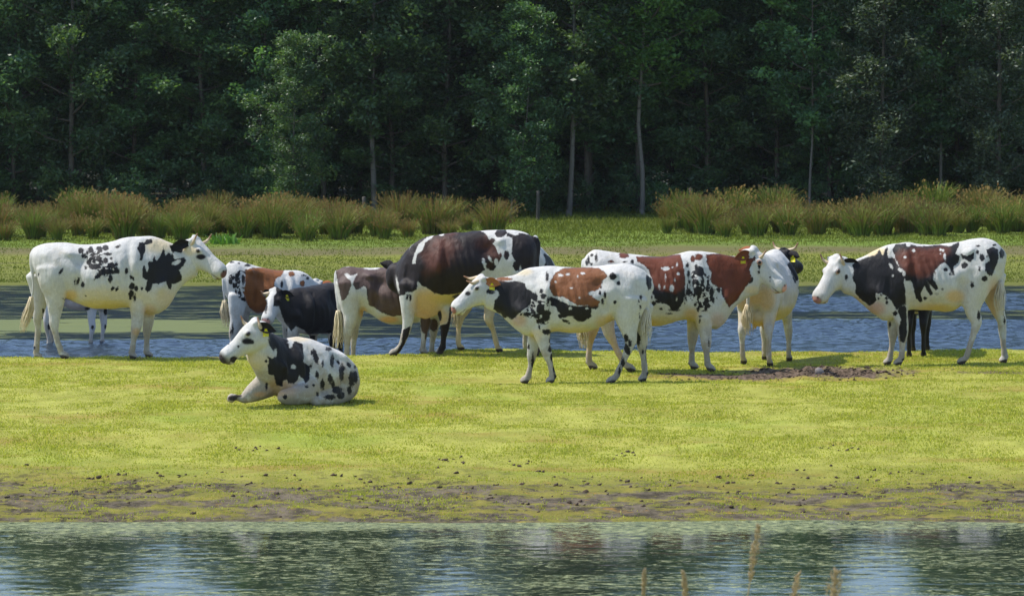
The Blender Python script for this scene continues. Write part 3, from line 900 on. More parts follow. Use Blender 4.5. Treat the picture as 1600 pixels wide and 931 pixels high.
def coat_mat(name, brown, soft=0.015, black=(0.013, 0.012, 0.014)):
    M = Mat(name)
    P = M.coord()
    n1 = M.noise(P, 24, 6, 0.72); n2 = M.noise(P, 20, 4, 0.6); n3 = M.noise(P, 90, 3); nb = M.noise(P, 5, 3)
    jit = M.math('MULTIPLY', M.math('SUBTRACT', n1, 0.5), 0.046)
    dark = M.math('ADD', M.attr('dark').outputs['Fac'], jit)
    brn = M.math('ADD', M.attr('brown').outputs['Fac'], jit)
    spk = M.math('MINIMUM', M.math('ADD', M.attr('speck').outputs['Fac'], jit), M.math('MULTIPLY', M.math('SUBTRACT', n2, 0.50), 0.25))
    mask = M.math('MAXIMUM', M.math('MAXIMUM', dark, brn), spk)
    mask = M.math('MINIMUM', mask, M.math('SUBTRACT', 0.0, M.math('ADD', M.attr('hole').outputs['Fac'], M.math('MULTIPLY', jit, 0.7))))
    mask = M.math('ADD', mask, M.math('MULTIPLY', M.math('SUBTRACT', n3, 0.5), 0.026))
    mk = M.step(mask, -0.006, 0.006)
    bt = M.step(M.math('ADD', brn, M.math('MULTIPLY', M.math('SUBTRACT', nb, 0.5), soft * 3)), -soft, soft)
    bcol = M.mix(M.noise(P, 9, 4), tuple(c * 0.62 for c in brown), tuple(min(1, c * 1.35) for c in brown))
    pig = M.mix(bt, black, bcol)
    tint = M.attr('tint')
    tc = M.n('ShaderNodeTexCoord'); sz = M.n('ShaderNodeSeparateXYZ'); M.l(tc.outputs['Object'], sz.inputs[0])
    base = M.mix(nb, (0.46, 0.445, 0.41), (0.60, 0.59, 0.57))
    base = M.mix(M.math('MULTIPLY', M.step(M.noise(P, 3.2, 6, 0.75), 0.5, 0.75), 0.45), base, (0.42, 0.35, 0.24))
    low = M.math('SUBTRACT', 1.0, M.step(sz.outputs[2], 0.12, 0.75))
    mudf = M.math('MULTIPLY', M.step(M.math('ADD', M.noise(P, 7, 5, .7), M.math('MULTIPLY', low, 0.25)), 0.53, 0.76), M.math('ADD', 0.28, M.math('MULTIPLY', low, 0.38)))
    base = M.mix(mudf, base, (0.27, 0.205, 0.13))
    base = M.mix(tint.outputs['Alpha'], base, tint.outputs['Color'])
    col = M.mix(mk, base, pig)
    tuft = M.noise(M.coord((1, 1, .4)), 55, 4, .7)
    hv = M.n('ShaderNodeHueSaturation'); M.l(col, hv.inputs['Color']); M.l(M.math('ADD', .72, M.math('MULTIPLY', tuft, .56)), hv.inputs['Value']); col = hv.outputs[0]
    over = M.attr('over')
    col = M.mix(over.outputs['Alpha'], col, over.outputs['Color'])
    hair = M.noise(M.coord((1, 1, 0.35)), 110, 3, 0.7)
    fold = M.math('ABSOLUTE', M.math('SUBTRACT', M.noise(M.coord((7, 7, 1.6)), 1.3, 3, 0.5), 0.5))
    h = M.math('ADD', M.math('MULTIPLY', hair, 0.30), M.math('ADD', M.math('MULTIPLY', M.noise(P, 10, 2), 0.5), M.math('MULTIPLY', fold, 2.2)))
    rough = M.math('SUBTRACT', 0.8, M.math('MULTIPLY', mk, 0.24))
    return M.done(M.bsdf(col, rough, M.bump(h, 0.55, 0.02), 0.2, Sheen_Weight=0.05, Sheen_Roughness=0.5))

def horn_mat():
    M = Mat('horn')
    a = M.attr('along').outputs['Fac']
    c = M.mix(M.step(a, 0.45, 0.85), (0.58, 0.46, 0.30), (0.26, 0.12, 0.06))
    c = M.mix(M.math('MULTIPLY', M.noise(M.coord(), 30, 3), 0.4), c, (0.3, 0.2, 0.12))
    return M.done(M.bsdf(c, 0.45, None, 0.4))
HORN = horn_mat()
HORN_DARK = simple_mat('dark_horn', (0.07, 0.045, 0.03), 0.45)
EYE = Mat('eye'); EYE = EYE.done(EYE.bsdf((0.012, 0.008, 0.006), 0.12, None, 0.5))
TAG = simple_mat('ear_tag', (0.68, 0.62, 0.03), 0.45, 0.4, 0.12)
HAIR = simple_mat('tail_hair', (0.62, 0.52, 0.34), 0.7, 0.3, 0.3, 30)

class Cow:
    def __init__(self, crop, ctr, yaw, voxel=0.0135, z0=None, metric=None):
        """crop = (x0, y0, scale) of the tracing; ctr = (photo x, distance) of the cow's base; yaw turns the body's own
        left-to-right axis away from the picture plane; metric = size factor when the tracing is in metres"""
        self.crop, self.th = crop, R(yaw)
        X = (ctr[0] - CX) / F * ctr[1]
        self.O = np.array([X, ctr[1], hgt(X, ctr[1]) if z0 is None else z0])
        self.ex = np.array([math.cos(self.th), math.sin(self.th), 0])
        self.ey = np.array([-math.sin(self.th), math.cos(self.th), 0])
        self.metric = metric
        self.voxel = voxel
        self.s = Soup()
        self.fields = {'dark': [], 'brown': [], 'speck': [], 'hole': [], 'tint': [], 'over': []}
        self.heads, self.extra = [], []
        self.water = z0 is not None
        self.parts = []
    def pix(self, x, y):
        if self.crop is None: return x, y
        return x / self.crop[2] + self.crop[0], y / self.crop[2] + self.crop[1]
    def P(self, x, y, v=0.0):
        """traced point -> local point on the plane at lateral offset v"""
        if self.metric is not None:
            return np.array([x * self.metric, v, y * self.metric])
        px, py = self.pix(x, y)
        r = np.array([(px - CX) / F, 1.0, -(py - HY) / F])
        eye = np.array([0, 0, HC])
        t = (v - np.dot(eye - self.O, self.ey)) / np.dot(r, self.ey)
        w = eye + t * r - self.O
        return np.array([np.dot(w, self.ex), v, w[2]])
    def PD(self, px, py, dy):
        """photo pixel at a depth dy behind the base point -> local"""
        d = self.O[1] + dy
        w = np.array([(px - CX) / F * d, d, HC - (py - HY) / F * d]) - self.O
        return np.array([np.dot(w, self.ex), np.dot(w, self.ey), w[2]])
    def world(self, L):
        L = np.atleast_2d(L)
        return self.O + L[:, :1] * self.ex + L[:, 1:2] * self.ey + np.array([0, 0, 1]) * L[:, 2:3]
    def proj(self, L):
        W = self.world(L)
        return CX + W[:, 0] / W[:, 1] * F, HY + (HC - W[:, 2]) / W[:, 1] * F
    # ---- body pieces
    def ribs(self, rows, n=46):
        """rows: (xt, yt, xb, yb, halfwidth[, lateral centre[, egg]])"""
        D = []
        for r in rows:
            vc = r[5] if len(r) > 5 else 0.0
            egg = r[6] if len(r) > 6 else None
            a = self.P(r[0], r[1], vc); b = self.P(r[2], r[3], vc)
            D.append([*((a + b) / 2), *((a - b) / 2), r[4] * (self.metric or 1.0), -1 if egg is None else egg])
        D = np.array(D)
        N = len(D)
        for i in range(N):
            if D[i, 7] < 0:
                f = i / (N - 1)
                D[i, 7] = np.interp(f, [0, .15, .35, .6, .75, 1], [.10, .0, .04, .14, .26, .10])
        Cc = catmull(D, n)
        C = Cc[:, :3]; A = Cc[:, 3:6]
        T = np.gradient(C, axis=0); T[:, 2] = 0
        T /= np.linalg.norm(T, axis=1)[:, None] + 1e-9
        T = catmull(np.vstack([T[0], T[:: max(1, n // 8)], T[-1]]), n)
        T /= np.linalg.norm(T, axis=1)[:, None] + 1e-9
        B = np.cross(T, np.array([0, 0, 1.0])[None, :])
        B = B / (np.linalg.norm(B, axis=1)[:, None] + 1e-9)
        self.s.loft(C, A, B * Cc[:, 6:7], egg=Cc[:, 7], k=32, cap=0.5)
        self.rib_data = (C, A, B * Cc[:, 6:7])
    def leg(self, rows, vt, vb, ground=True, lie=False, front=False):
        """rows: (x, y, r); lateral offset runs from vt (top) to vb (hoof)"""
        n = len(rows)
        pts = []
        for i, r in enumerate(rows):
            f = min(1.0, i / max(1, n - 1) * 1.6)
            pts.append(self.P(r[0], r[1], vt * (1 - f) + vb * f))
        pts = np.array(pts)
        m = (self.metric or 1.0)
        ra = np.array([r[2] for r in rows]) * m
        if not lie:
            foot = pts[-1]
            gz = (float(height(*[np.array([q]) for q in self.world(foot)[0][:2]])[0]) - self.O[2]) if not self.water else -0.10
            dz = (gz + 0.03) - foot[2]
            ztop = pts[0][2]
            for i in range(n):
                f = np.clip((ztop - pts[i][2]) / (ztop - foot[2]), 0, 1)
                pts[i][2] += dz * f * f
            self.footz = gz
        ra = np.where(ra < 0.047 * m, ra * .88, ra)
        lat = np.array([r[3] if len(r) > 3 else min(1.0, 0.62 + 0.0 * i) for i, r in enumerate(rows)])
        # upper leg flat against the body, lower leg round
        latf = np.interp(np.arange(n), [0, 1, n - 4 if n > 5 else 2, n - 1], [0.62, 0.75, 0.95, 0.95])
        rb = ra * latf
        self.s.tube(pts[:-1] if not lie else pts, ra[:-1] if not lie else ra, rb[:-1] if not lie else rb, k=14, n=n * 6)
        if not lie:
            # hoof: short flaring block whose toe points forwards
            f = pts[-1]; prev = pts[-2]
            toe = np.array([self.face, 0, 0]) * 0.035 * m
            h = np.array([prev * 0.45 + f * 0.55, f + toe * 0.5 + [0, 0, 0.012 * m], f + toe * 0.9 + [0, 0, -0.02 * m]])
            rr = np.array([0.040, 0.05, 0.055]) * m
            self.s.tube(np.vstack([prev, h]), np.concatenate([[0.036 * m], rr]), np.concatenate([[0.034 * m], rr * 0.85]), k=14, n=14, cap=0.25)
            self.fields['over'].append(('hoof', f + [0, 0, -0.03 * m], 0.088 * m, (0.05, 0.038, 0.03)))
            # dew claws
            back = np.array([-self.face, 0, 0]) * 0.04 * m
            self.s.ball(prev * 0.6 + f * 0.4 + back, 0.016 * m)
    def tail(self, rows, vt=0.0, r0=0.03, r1=0.013, switch=None, color=None):
        pts = np.array([self.P(r[0], r[1], r[2] if len(r) > 2 else vt) for r in rows])
        self.s.tube(pts, np.linspace(r0, r1, len(pts)), k=10, cap=0.5)
        if switch:
            sp = np.array([self.P(r[0], r[1], r[2] if len(r) > 2 else vt) for r in switch])
            S = Soup()
            g = random.Random(len(switch) * 7 + int(abs(sp[0][0]) * 100))
            nn = 70
            for i in range(nn):
                wd = 0.010 + 0.045 * g.random()
                ang = g.random() * 6.28
                L = 0.55 + 0.45 * g.random()
                path = catmull(sp, 9)
                k = max(4, int(9 * L))
                q = []
                for j in range(k):
                    f = j / 8
                    spread = wd * (0.35 + math.sin(min(1, f * 1.25) * math.pi * 0.75)) 
                    q.append(path[j] + np.array([math.cos(ang) * spread, math.sin(ang) * spread, 0]) + np.array([g.uniform(-.007, .007), g.uniform(-.007, .007), 0]))
                S.tube(np.array(q), np.linspace(0.0065, 0.0016, k), k=4, n=k + 3, cap=0.2)
            self.parts.append(('tail_switch', S.mesh('tail_switch'), color or HAIR, 'long hair at the tip of the tail'))
    def head(self, poll, muzzle, dy=0.0, vp=0.0, roll=0.0, ears=True, near_ear=None, far_ear=None, horns=(), tags=(), ear_cols=((0.75, 0.72, 0.68),) * 2,
             nose=(0.42, 0.25, 0.22), size=None, pd=0.0, eye_ring=None, sidefix=None, wide=1.0, dark_muzzle=False):
        """poll / muzzle: traced points; dy: how far the muzzle is behind the poll; pd: depth of the poll relative to the body plane"""
        a = self.P(poll[0], poll[1], vp)
        aw = self.world(a)[0]
        if self.metric is None:
            mx, my = self.pix(*muzzle)
            b = self.PD(mx, my, aw[1] - self.O[1] + dy)
        else:
            b = self.P(muzzle[0], muzzle[1], vp); b = b + np.array([0, dy, 0])
        vec = b - a
        Pc = np.array([0.03, 0, 0.105]); Mc = np.array([0.515, 0, -0.01])
        L0 = np.linalg.norm(Mc - Pc)
        s = np.linalg.norm(vec) / L0 if size is None else size
        e1 = unit(vec)
        e2 = unit(np.cross([0, 0, 1], e1)); e3 = np.cross(e1, e2)
        if roll:
            c_, s_ = math.cos(R(roll)), math.sin(R(roll))
            e2, e3 = c_ * e2 + s_ * e3, -s_ * e2 + c_ * e3
        al = math.atan2(Mc[2] - Pc[2], Mc[0] - Pc[0])
        hx = math.cos(-al) * e1 + math.sin(-al) * e3
        hz = -math.sin(-al) * e1 + math.cos(-al) * e3
        Rm = np.stack([hx, e2, hz], 1)        # columns
        O_ = a - Rm @ (Pc * s)
        def H(p):
            return (np.atleast_2d(p) * s) @ Rm.T + O_
        st = np.array([(-0.05, .05, -.13, .085, .1), (0.0, .09, -.18, .104, .05), (.05, .108, -.21, .116, -.02), (.11, .108, -.22, .120, .0), (.17, .098, -.208, .112, .04), (.23, .085, -.178, .097, .08),
                       (.29, .070, -.150, .086, .1), (.35, .062, -.136, .082, .1), (.41, .056, -.130, .086, .06), (.46, .050, -.130, .094, .0), (.495, .036, -.122, .088, .0), (.520, .012, -.10, .068, 0)])
        D = catmull(st, 30)
        C = np.stack([D[:, 0], 0 * D[:, 0], (D[:, 1] + D[:, 2]) / 2], 1)
        A = np.stack([0 * D[:, 0], 0 * D[:, 0], (D[:, 1] - D[:, 2]) / 2], 1)
        B = np.stack([0 * D[:, 0], D[:, 3] * wide, 0 * D[:, 0]], 1)
        C = H(C); A = (A * s) @ Rm.T; B = (B * s) @ Rm.T
        self.s.loft(C, A, B, egg=D[:, 4], k=24, cap=0.4)
        for sg in (1, -1):
            self.s.ball(H((.155, .088 * sg * wide, .040))[0], np.array([.042, .032, .030]) * s, Rm)          # brow
            self.s.ball(H((.09, .072 * sg * wide, -.10))[0], np.array([.09, .042, .085]) * s, Rm)         # cheek
            self.s.ball(H((.485, .042 * sg, .000))[0], np.array([.030, .024, .026]) * s, Rm)        # nostril rim
            self.s.ball(H((.02, .075 * sg, .072))[0], np.array([.045, .035, .035]) * s, Rm)         # ear root
        self.s.ball(H((.005, 0, .100))[0], np.array([.05, .055, .026]) * s, Rm)                     # poll tuft
        self.s.ball(H((.455, 0, -.120))[0], np.array([.045, .058, .026]) * s, Rm)                     # lower lip
        self.headf = (O_, Rm, s)
        self.heads.append((O_, Rm, s, nose, dark_muzzle, eye_ring))
        # eyes
        for sg in (1, -1):
            E = Soup(); E.ball((0, 0, 0), 0.019 * s, k=12)
            me = E.mesh('eye')
            self.parts.append(('eye', me, EYE, None, H((.158, .108 * sg * wide, .034))[0]))
        # ears, appended to the body mesh
        defs = {1: far_ear or (-.06, .185, -.02), -1: near_ear or (-.06, -.185, -.02)}
        # which head side faces the camera
        lat_w = Rm[:, 1][0] * self.ex + Rm[:, 1][1] * self.ey
        far_sign = 1 if lat_w[1] > 0 else -1
        if ears:
            for which, col in (('near', ear_cols[0]), ('far', ear_cols[1])):
                sg = -far_sign if which == 'near' else far_sign
                d = np.array(near_ear if which == 'near' else far_ear) if (near_ear if which == 'near' else far_ear) is not None else np.array([-.06, .16, -.05])
                hd = unit([hx[0], hx[1], 0]); ld = np.cross([0, 0, 1], hd)
                d = Rm.T @ (hd * d[0] + ld * abs(d[1]) * sg + np.array([0, 0, d[2]]))
                d = d * 1.05
                base = np.array([.005, .085 * sg, .030])
                ln = np.linalg.norm(d); t = d / ln
                zh = Rm.T @ np.array([0, 0, 1.0]); up = unit(zh - t * np.dot(zh, t))
                nr = np.cross(t, up) * sg * 1.0
                rows_, cols_ = 12, 9
                pts = []
                for i in range(rows_):
                    f = i / (rows_ - 1)
                    w = 0.040 * (0.42 + 1.05 * math.sin(math.pi * min(1, f * 0.93 + .05)) ** 0.8) * (1 - f ** 5) + .004
                    w *= 0.9
                    for j in range(cols_):
                        g = (j / (cols_ - 1) - .5) * 2
                        cup = (abs(g) ** 2) * w * 0.55
                        pts.append(base + t * ln * f + up * g * w - nr * (-cup) - up * 0.02 * f * f)
                pts = np.array(pts)
                thick = nr * 0.007
                Vv = np.vstack([pts + thick, pts - thick])
                n0 = rows_ * cols_
                q = []
                for i in range(rows_ - 1):
                    for j in range(cols_ - 1):
                        a_, b_, c_, d_ = i * cols_ + j, i * cols_ + j + 1, (i + 1) * cols_ + j + 1, (i + 1) * cols_ + j
                        q.append((a_, b_, c_, d_)); q.append((n0 + d_, n0 + c_, n0 + b_, n0 + a_))
                rim = [i * cols_ for i in range(rows_)] + [(rows_ - 1) * cols_ + j for j in range(1, cols_)] + [i * cols_ + cols_ - 1 for i in range(rows_ - 2, -1, -1)]
                for i in range(len(rim) - 1):
                    q.append((rim[i], rim[i + 1], n0 + rim[i + 1], n0 + rim[i]))
                self.extra.append((H(Vv), np.array(q), col))
                if which in tags:
                    c = base + t * ln * 0.42 - up * 0.035
                    T_ = Soup()
                    hs = []
                    # a small soft tag hanging below the ear, with a narrow neck
                    prof = [(-.012, .018), (.012, .018), (.014, 0), (.030, -.012), (.030, -.062), (-.030, -.062), (-.030, -.012), (-.014, 0)]
                    cw = H(c)[0]
                    # hang vertically, face outwards along the ear normal
                    nrm = unit((nr) @ Rm.T); side = unit(np.cross([0, 0, 1], nrm))
                    # turn the tag so that it is seen broadside like in the field: blend towards the picture plane
                    camx = np.array([self.ex[0], self.ey[0], 0.0])
                    side = unit(side * (1 if np.dot(side, camx) > 0 else -1) + camx * 0.8)
                    nn_ = np.cross(side, [0, 0, 1])
                    f_ = [cw + side * p[0] + np.array([0, 0, 1]) * p[1] - 0.02 * self.camdir() + nn_ * 0.002 for p in prof]
                    b_ = [x - nn_ * 0.004 for x in f_]
                    Vt = np.array(f_ + b_)
                    tri = [(0, 1, 2), (0, 2, 7), (7, 2, 3), (7, 3, 6), (6, 3, 4), (6, 4, 5)]
                    tri2 = [(8 + c3, 8 + b3, 8 + a3) for a3, b3, c3 in tri]
                    qs = [(i, (i + 1) % 8, 8 + (i + 1) % 8, 8 + i) for i in range(8)]
                    T_.add(Vt, qs, tri + tri2)
                    self.parts.append(('ear_tag', T_.mesh('ear_tag', False), TAG, 'yellow plastic ear tag'))
        # horns given by traced base and tip
        for hn in horns:
            side_ = 1 if hn[0] == 'far' else -1
            sg = far_sign * side_
            b0 = H((0.035, .070 * sg, .088))[0]
            if len(hn) > 2 and hn[1] == 'c':
                tip = H(hn[2])[0]
            else:
                tx, ty = self.pix(*hn[1]) if self.metric is None else hn[1]
                bw = self.world(b0)[0]
                tip = self.PD(tx, ty, bw[1] - self.O[1] + (hn[2] if len(hn) > 2 else 0.0))
            if len(hn) > 4:
                bx_, by_ = self.pix(*hn[4]); b0 = self.PD(bx_, by_, self.world(b0)[0][1] - self.O[1])
                b0 = b0 + np.array([0, 0, -.012])
            midp = (b0 + tip) / 2 + np.array([0, 0, -1]) * 0.018 + Rm[:, 1] * sg * 0.018
            Ho = Soup()
            pts = catmull(np.array([b0 - (midp - b0) * 0.25, b0, midp, tip]), 14)
            Ho.tube(pts, np.linspace(0.027, 0.007, 14), k=10, n=16, cap=0.8)
            me = Ho.mesh('horn')
            co = np.vstack(Ho.V)
            al_ = np.clip(np.linalg.norm(co - b0, axis=1) / (np.linalg.norm(tip - b0) + 1e-6), 0, 1)
            attr(me, 'along', al_)
            self.parts.append(('horn', me, HORN_DARK if (len(hn) > 3 and hn[3] == 'dark') else HORN, None))
    def camdir(self):
        return np.array([self.ex[1], self.ey[1], 0.0])      # world +Y in local coordinates
    # ---- coat patches
    def k(self, *items, f='dark', side=None, zmax=None):
        for it in items:
            self.fields[f].append((it, side, zmax))
    def tint(self, x, y, rx, ry, col, a=1.0):  # soft wash: coat stains, plus warm grass bounce light painted onto the bellies
        self.fields['tint'].append((x, y, rx, ry, col, a))
    def paint(self, x, y, rx, ry, col, a=1.0):
        self.fields['over'].append(('px', (x, y, rx, ry), col, a))
    def bake(self, name, mat, label, group, allblack=False):
        raw = self.s.mesh('soup')
        tmp = bpy.data.objects.new('tmp', raw); SC.collection.objects.link(tmp)
        md = tmp.modifiers.new('r', 'REMESH'); md.mode = 'VOXEL'; md.voxel_size = self.voxel; md.adaptivity = 0
        dg = bpy.context.evaluated_depsgraph_get()
        ev = tmp.evaluated_get(dg); me = ev.to_mesh()
        n = len(me.vertices)
        V = np.empty(n * 3, dtype=np.float32); me.vertices.foreach_get('co', V); V = V.reshape(-1, 3).astype(float)
        E = np.empty(len(me.edges) * 2, dtype=np.int32); me.edges.foreach_get('vertices', E); E = E.reshape(-1, 2)
        lt = np.empty(len(me.polygons), dtype=np.int32); me.polygons.foreach_get('loop_total', lt)
        lv = np.empty(len(me.loops), dtype=np.int32); me.loops.foreach_get('vertex_index', lv)
        ls = np.empty(len(me.polygons), dtype=np.int32); me.polygons.foreach_get('loop_start', ls)
        quads = lv[ls[lt == 4][:, None] + np.arange(4)[None, :]]
        tris = lv[ls[lt == 3][:, None] + np.arange(3)[None, :]]
        ev.to_mesh_clear(); bpy.data.objects.remove(tmp); bpy.data.meshes.remove(raw)
        # smoothing (Taubin: blends the joins without shrinking the limbs)
        deg = np.bincount(E.ravel(), minlength=n).astype(float)[:, None] + 1e-9
        for it in range(18):
            for lam in (0.6, -0.58 if it > 5 else -0.40):
                acc = np.zeros_like(V)
                for c in range(3):
                    acc[:, c] = np.bincount(E[:, 0], weights=V[E[:, 1], c], minlength=n) + np.bincount(E[:, 1], weights=V[E[:, 0], c], minlength=n)
                V = V + lam * (acc / deg - V)
        # slight unevenness of muscle and bone under the skin
        off = np.array([mnoise.noise(Vector(p * 4.5) + Vector(self.O)) + .5 * mnoise.noise(Vector(p * 11)) for p in V]) * 0.012
        cen = V.mean(0)
        Nn = V - cen; Nn /= np.linalg.norm(Nn, axis=1)[:, None] + 1e-9
        V = V + Nn * off[:, None]
        if not getattr(self, 'flatdirs', False):
            C, A, B = self.rib_data
            uc = C[:, 0]; order = np.argsort(uc)
            f = np.interp(V[:, 0], uc[order], np.linspace(0, 1, len(uc))[order])
            ct = np.stack([np.interp(f, np.linspace(0, 1, len(uc)), C[:, k]) for k in range(3)], 1)
            hh = np.interp(f, np.linspace(0, 1, len(uc)), A[:, 2]); bb = np.interp(f, np.linspace(0, 1, len(uc)), np.abs(B[:, 1]))
            h = (V[:, 2] - ct[:, 2]) / (hh + 1e-6)
            side = np.clip((V[:, 1] - ct[:, 1]) / (bb + 1e-6), -1, 1)
            fb = np.array([.10, .24, .33, .30, .47, .64, .595, .74, .80, .70, .16, .87]) ; hb_ = np.array([.55, .70, .42, -.30, -.1, .30, .10, -.05, -.28, .75, -.15, .1])
            am = np.array([.014, .034, -.055, -.05, .016, .036, -.032, -.016, .038, -.016, .024, -.016]); sf = np.array([.035, .035, .055, .030, .07, .040, .022, .022, .035, .03, .05, .03]); sh_ = np.array([.2, .14, .26, .38, .5, .42, .55, .3, .22, .3, .4, .4])
            dl = np.zeros(len(V))
            for a1, b1, c1, d1, e1_ in zip(fb, hb_, am, sf, sh_):
                dl += c1 * np.exp(-((f - a1) / d1) ** 2 - ((h - b1) / e1_) ** 2)
            ribsw = np.exp(-((f - .49) / .08) ** 2 - ((h - .05) / .45) ** 2)
            dl += .0065 * ribsw * np.sin((V[:, 0] + .25 * V[:, 2]) * 2 * math.pi / .085)
            inb = (h > -1.25) & (f > .001) & (f < .97)
            V[:, 1] += np.sign(side) * np.clip(np.abs(side) * 1.6, 0, 1) * dl * 1.25 * inb * (self.metric or 1.0)
        px, py = self.proj(V)
        if self.metric is None:
            cx_, cy_ = (px - self.crop[0]) * self.crop[2], (py - self.crop[1]) * self.crop[2]
            ppm = F / self.O[1] * self.crop[2]
        else:
            cx_, cy_ = V[:, 0] / self.metric, V[:, 2] / self.metric
            ppm = 1.0
        ww = self.world(V)
        out = {}
        for fld in ('dark', 'brown', 'speck', 'hole'):
            d = np.full(n, -1e4)
            for it, side, zmax in self.fields[fld]:
                v = sdf_blob(cx_, cy_, it) if isinstance(it, tuple) else sdf_poly(cx_, cy_, it)
                if side == 'near': v = np.where(V[:, 1] < 0.02, v, -1e4)
                if side == 'far': v = np.where(V[:, 1] > 0.02, v, -1e4)
                d = np.maximum(d, v)
            out[fld] = np.clip(d / ppm, -0.5, 0.5)
        if allblack: out['dark'] = np.full(n, 0.3)
        tint = np.zeros((n, 4)); tint[:, :3] = 0.7
        def lay(A_, m, col):
            for c in range(3): A_[:, c] = A_[:, c] * (1 - m) + col[c] * m
            A_[:, 3] = A_[:, 3] + (1 - A_[:, 3]) * m
        for x, y, rx, ry, col, a in self.fields['tint']:
            kk = np.sqrt(((cx_ - x) / rx) ** 2 + ((cy_ - y) / ry) ** 2)
            m = (1 - smoothstep(0.35, 1.1, kk)) * a
            # premultiplied-free layering
            ta = tint[:, 3].copy()
            for c in range(3): tint[:, c] = np.where(m > 0, (tint[:, c] * ta + col[c] * m) / np.maximum(ta + m, 1e-6), tint[:, c])
            tint[:, 3] = np.clip(ta + m * (1 - ta), 0, 1)
        over = np.zeros((n, 4))
        for it in self.fields['over']:
            if it[0] == 'hoof':
                d = np.linalg.norm((V - it[1]) * [1, 1, 1.4], axis=1)
                m = 1 - smoothstep(it[2] * 0.8, it[2] * 0.95, d)
                lay(over, m, it[3])
            else:
                x, y, rx, ry = it[1]
                kk = np.sqrt(((cx_ - x) / rx) ** 2 + ((cy_ - y) / ry) ** 2)
                lay(over, (1 - smoothstep(0.75, 1.1, kk)) * it[3], it[2])
        for O_, Rm, s, nose, dm, ring in self.heads:
            L = ((V - O_) @ Rm) / s
            def hb(c, r, col, a=1.0, lo=.75, hi=1.1, both=True):
                LL = L.copy()
                if both: LL[:, 1] = np.abs(LL[:, 1])
                m = (1 - smoothstep(lo, hi, np.linalg.norm((LL - c) / r, axis=1))) * a
                lay(over, m, col)
            hb((.525, 0, -.030), (.052, .078, .052), nose)                       # nose leather
            hb((.50, 0, -.112), (.05, .06, .022), tuple(c * 0.8 for c in nose), 0.8)
            if dm: hb((.49, 0, -.04), (.085, .10, .085), nose)
            hb((.520, .044, .004), (.018, .016, .012), (0.02, 0.012, 0.01))    # nostrils
            hb((.47, .07, -.095), (.065, .06, .0055), (0.05, 0.025, 0.02), 0.9)  # mouth line
            if ring: hb((.158, .105, .033), (.036, .05, .03), ring, 0.9)
            else: hb((.158, .105, .033), (.030, .05, .024), (0.10, 0.06, 0.05), 0.85)
        # assemble, with the ears as part of the same mesh
        Vs, Qs, off_ = [V], [quads], n
        ecol = []
        for Ve, Qe, col in self.extra:
            Vs.append(Ve); Qs.append(Qe + off_); off_ += len(Ve); ecol.append((len(Ve), col))
        V2 = np.vstack(Vs); Q2 = np.vstack(Qs)
        fs = [Q2.astype(np.int32)] + ([tris] if len(tris) else [])
        me = np_mesh('body', V2, fs)
        m2 = len(V2)
        for fld in ('dark', 'brown', 'speck', 'hole'):
            a = np.full(m2, -0.5); a[:n] = out[fld]; attr(me, fld, a)
        t2 = np.zeros((m2, 4)); t2[:n] = tint; attr(me, 'tint', t2, 'FLOAT_COLOR')
        o2 = np.zeros((m2, 4)); o2[:n] = over
        p = n
        for cnt, col in ecol:
            o2[p:p + cnt, :3] = col; o2[p:p + cnt, 3] = 1; 
            inner = np.arange(cnt) < cnt // 2
            p += cnt
        attr(me, 'over', o2, 'FLOAT_COLOR')
        root = empty(name, tuple(self.O), self.th)
        tag(root, label, 'cow' if name == 'cow' else 'calf', group)
        obj('body', me, mat, root)
        for pt in self.parts:
            o = obj(pt[0], pt[1], pt[2], root)
            if len(pt) > 4: o.location = tuple(pt[4])
            if pt[3] and pt[0] == 'tail_switch': pass
        return root

WHITE = (0.70, 0.67, 0.62); BLK = (0.014, 0.012, 0.013); PINK = (0.50, 0.26, 0.20); CREAM = (0.66, 0.52, 0.30)
AMBER = (0.62, 0.36, 0.08); YEL = (0.60, 0.47, 0.16); TAN = (0.58, 0.33, 0.15)
K1 = (0, 340, 3.88); K2 = (320, 380, 3.581); K3 = (510, 340, 3.581); K4 = (690, 380, 3.878); K5 = (900, 370, 3.879); K6 = (1240, 350, 3.725)
HERD = 'cattle of the herd standing along the channel'
def dist(py, z=0.3):
    return F * (HC - z) / (py - HY)

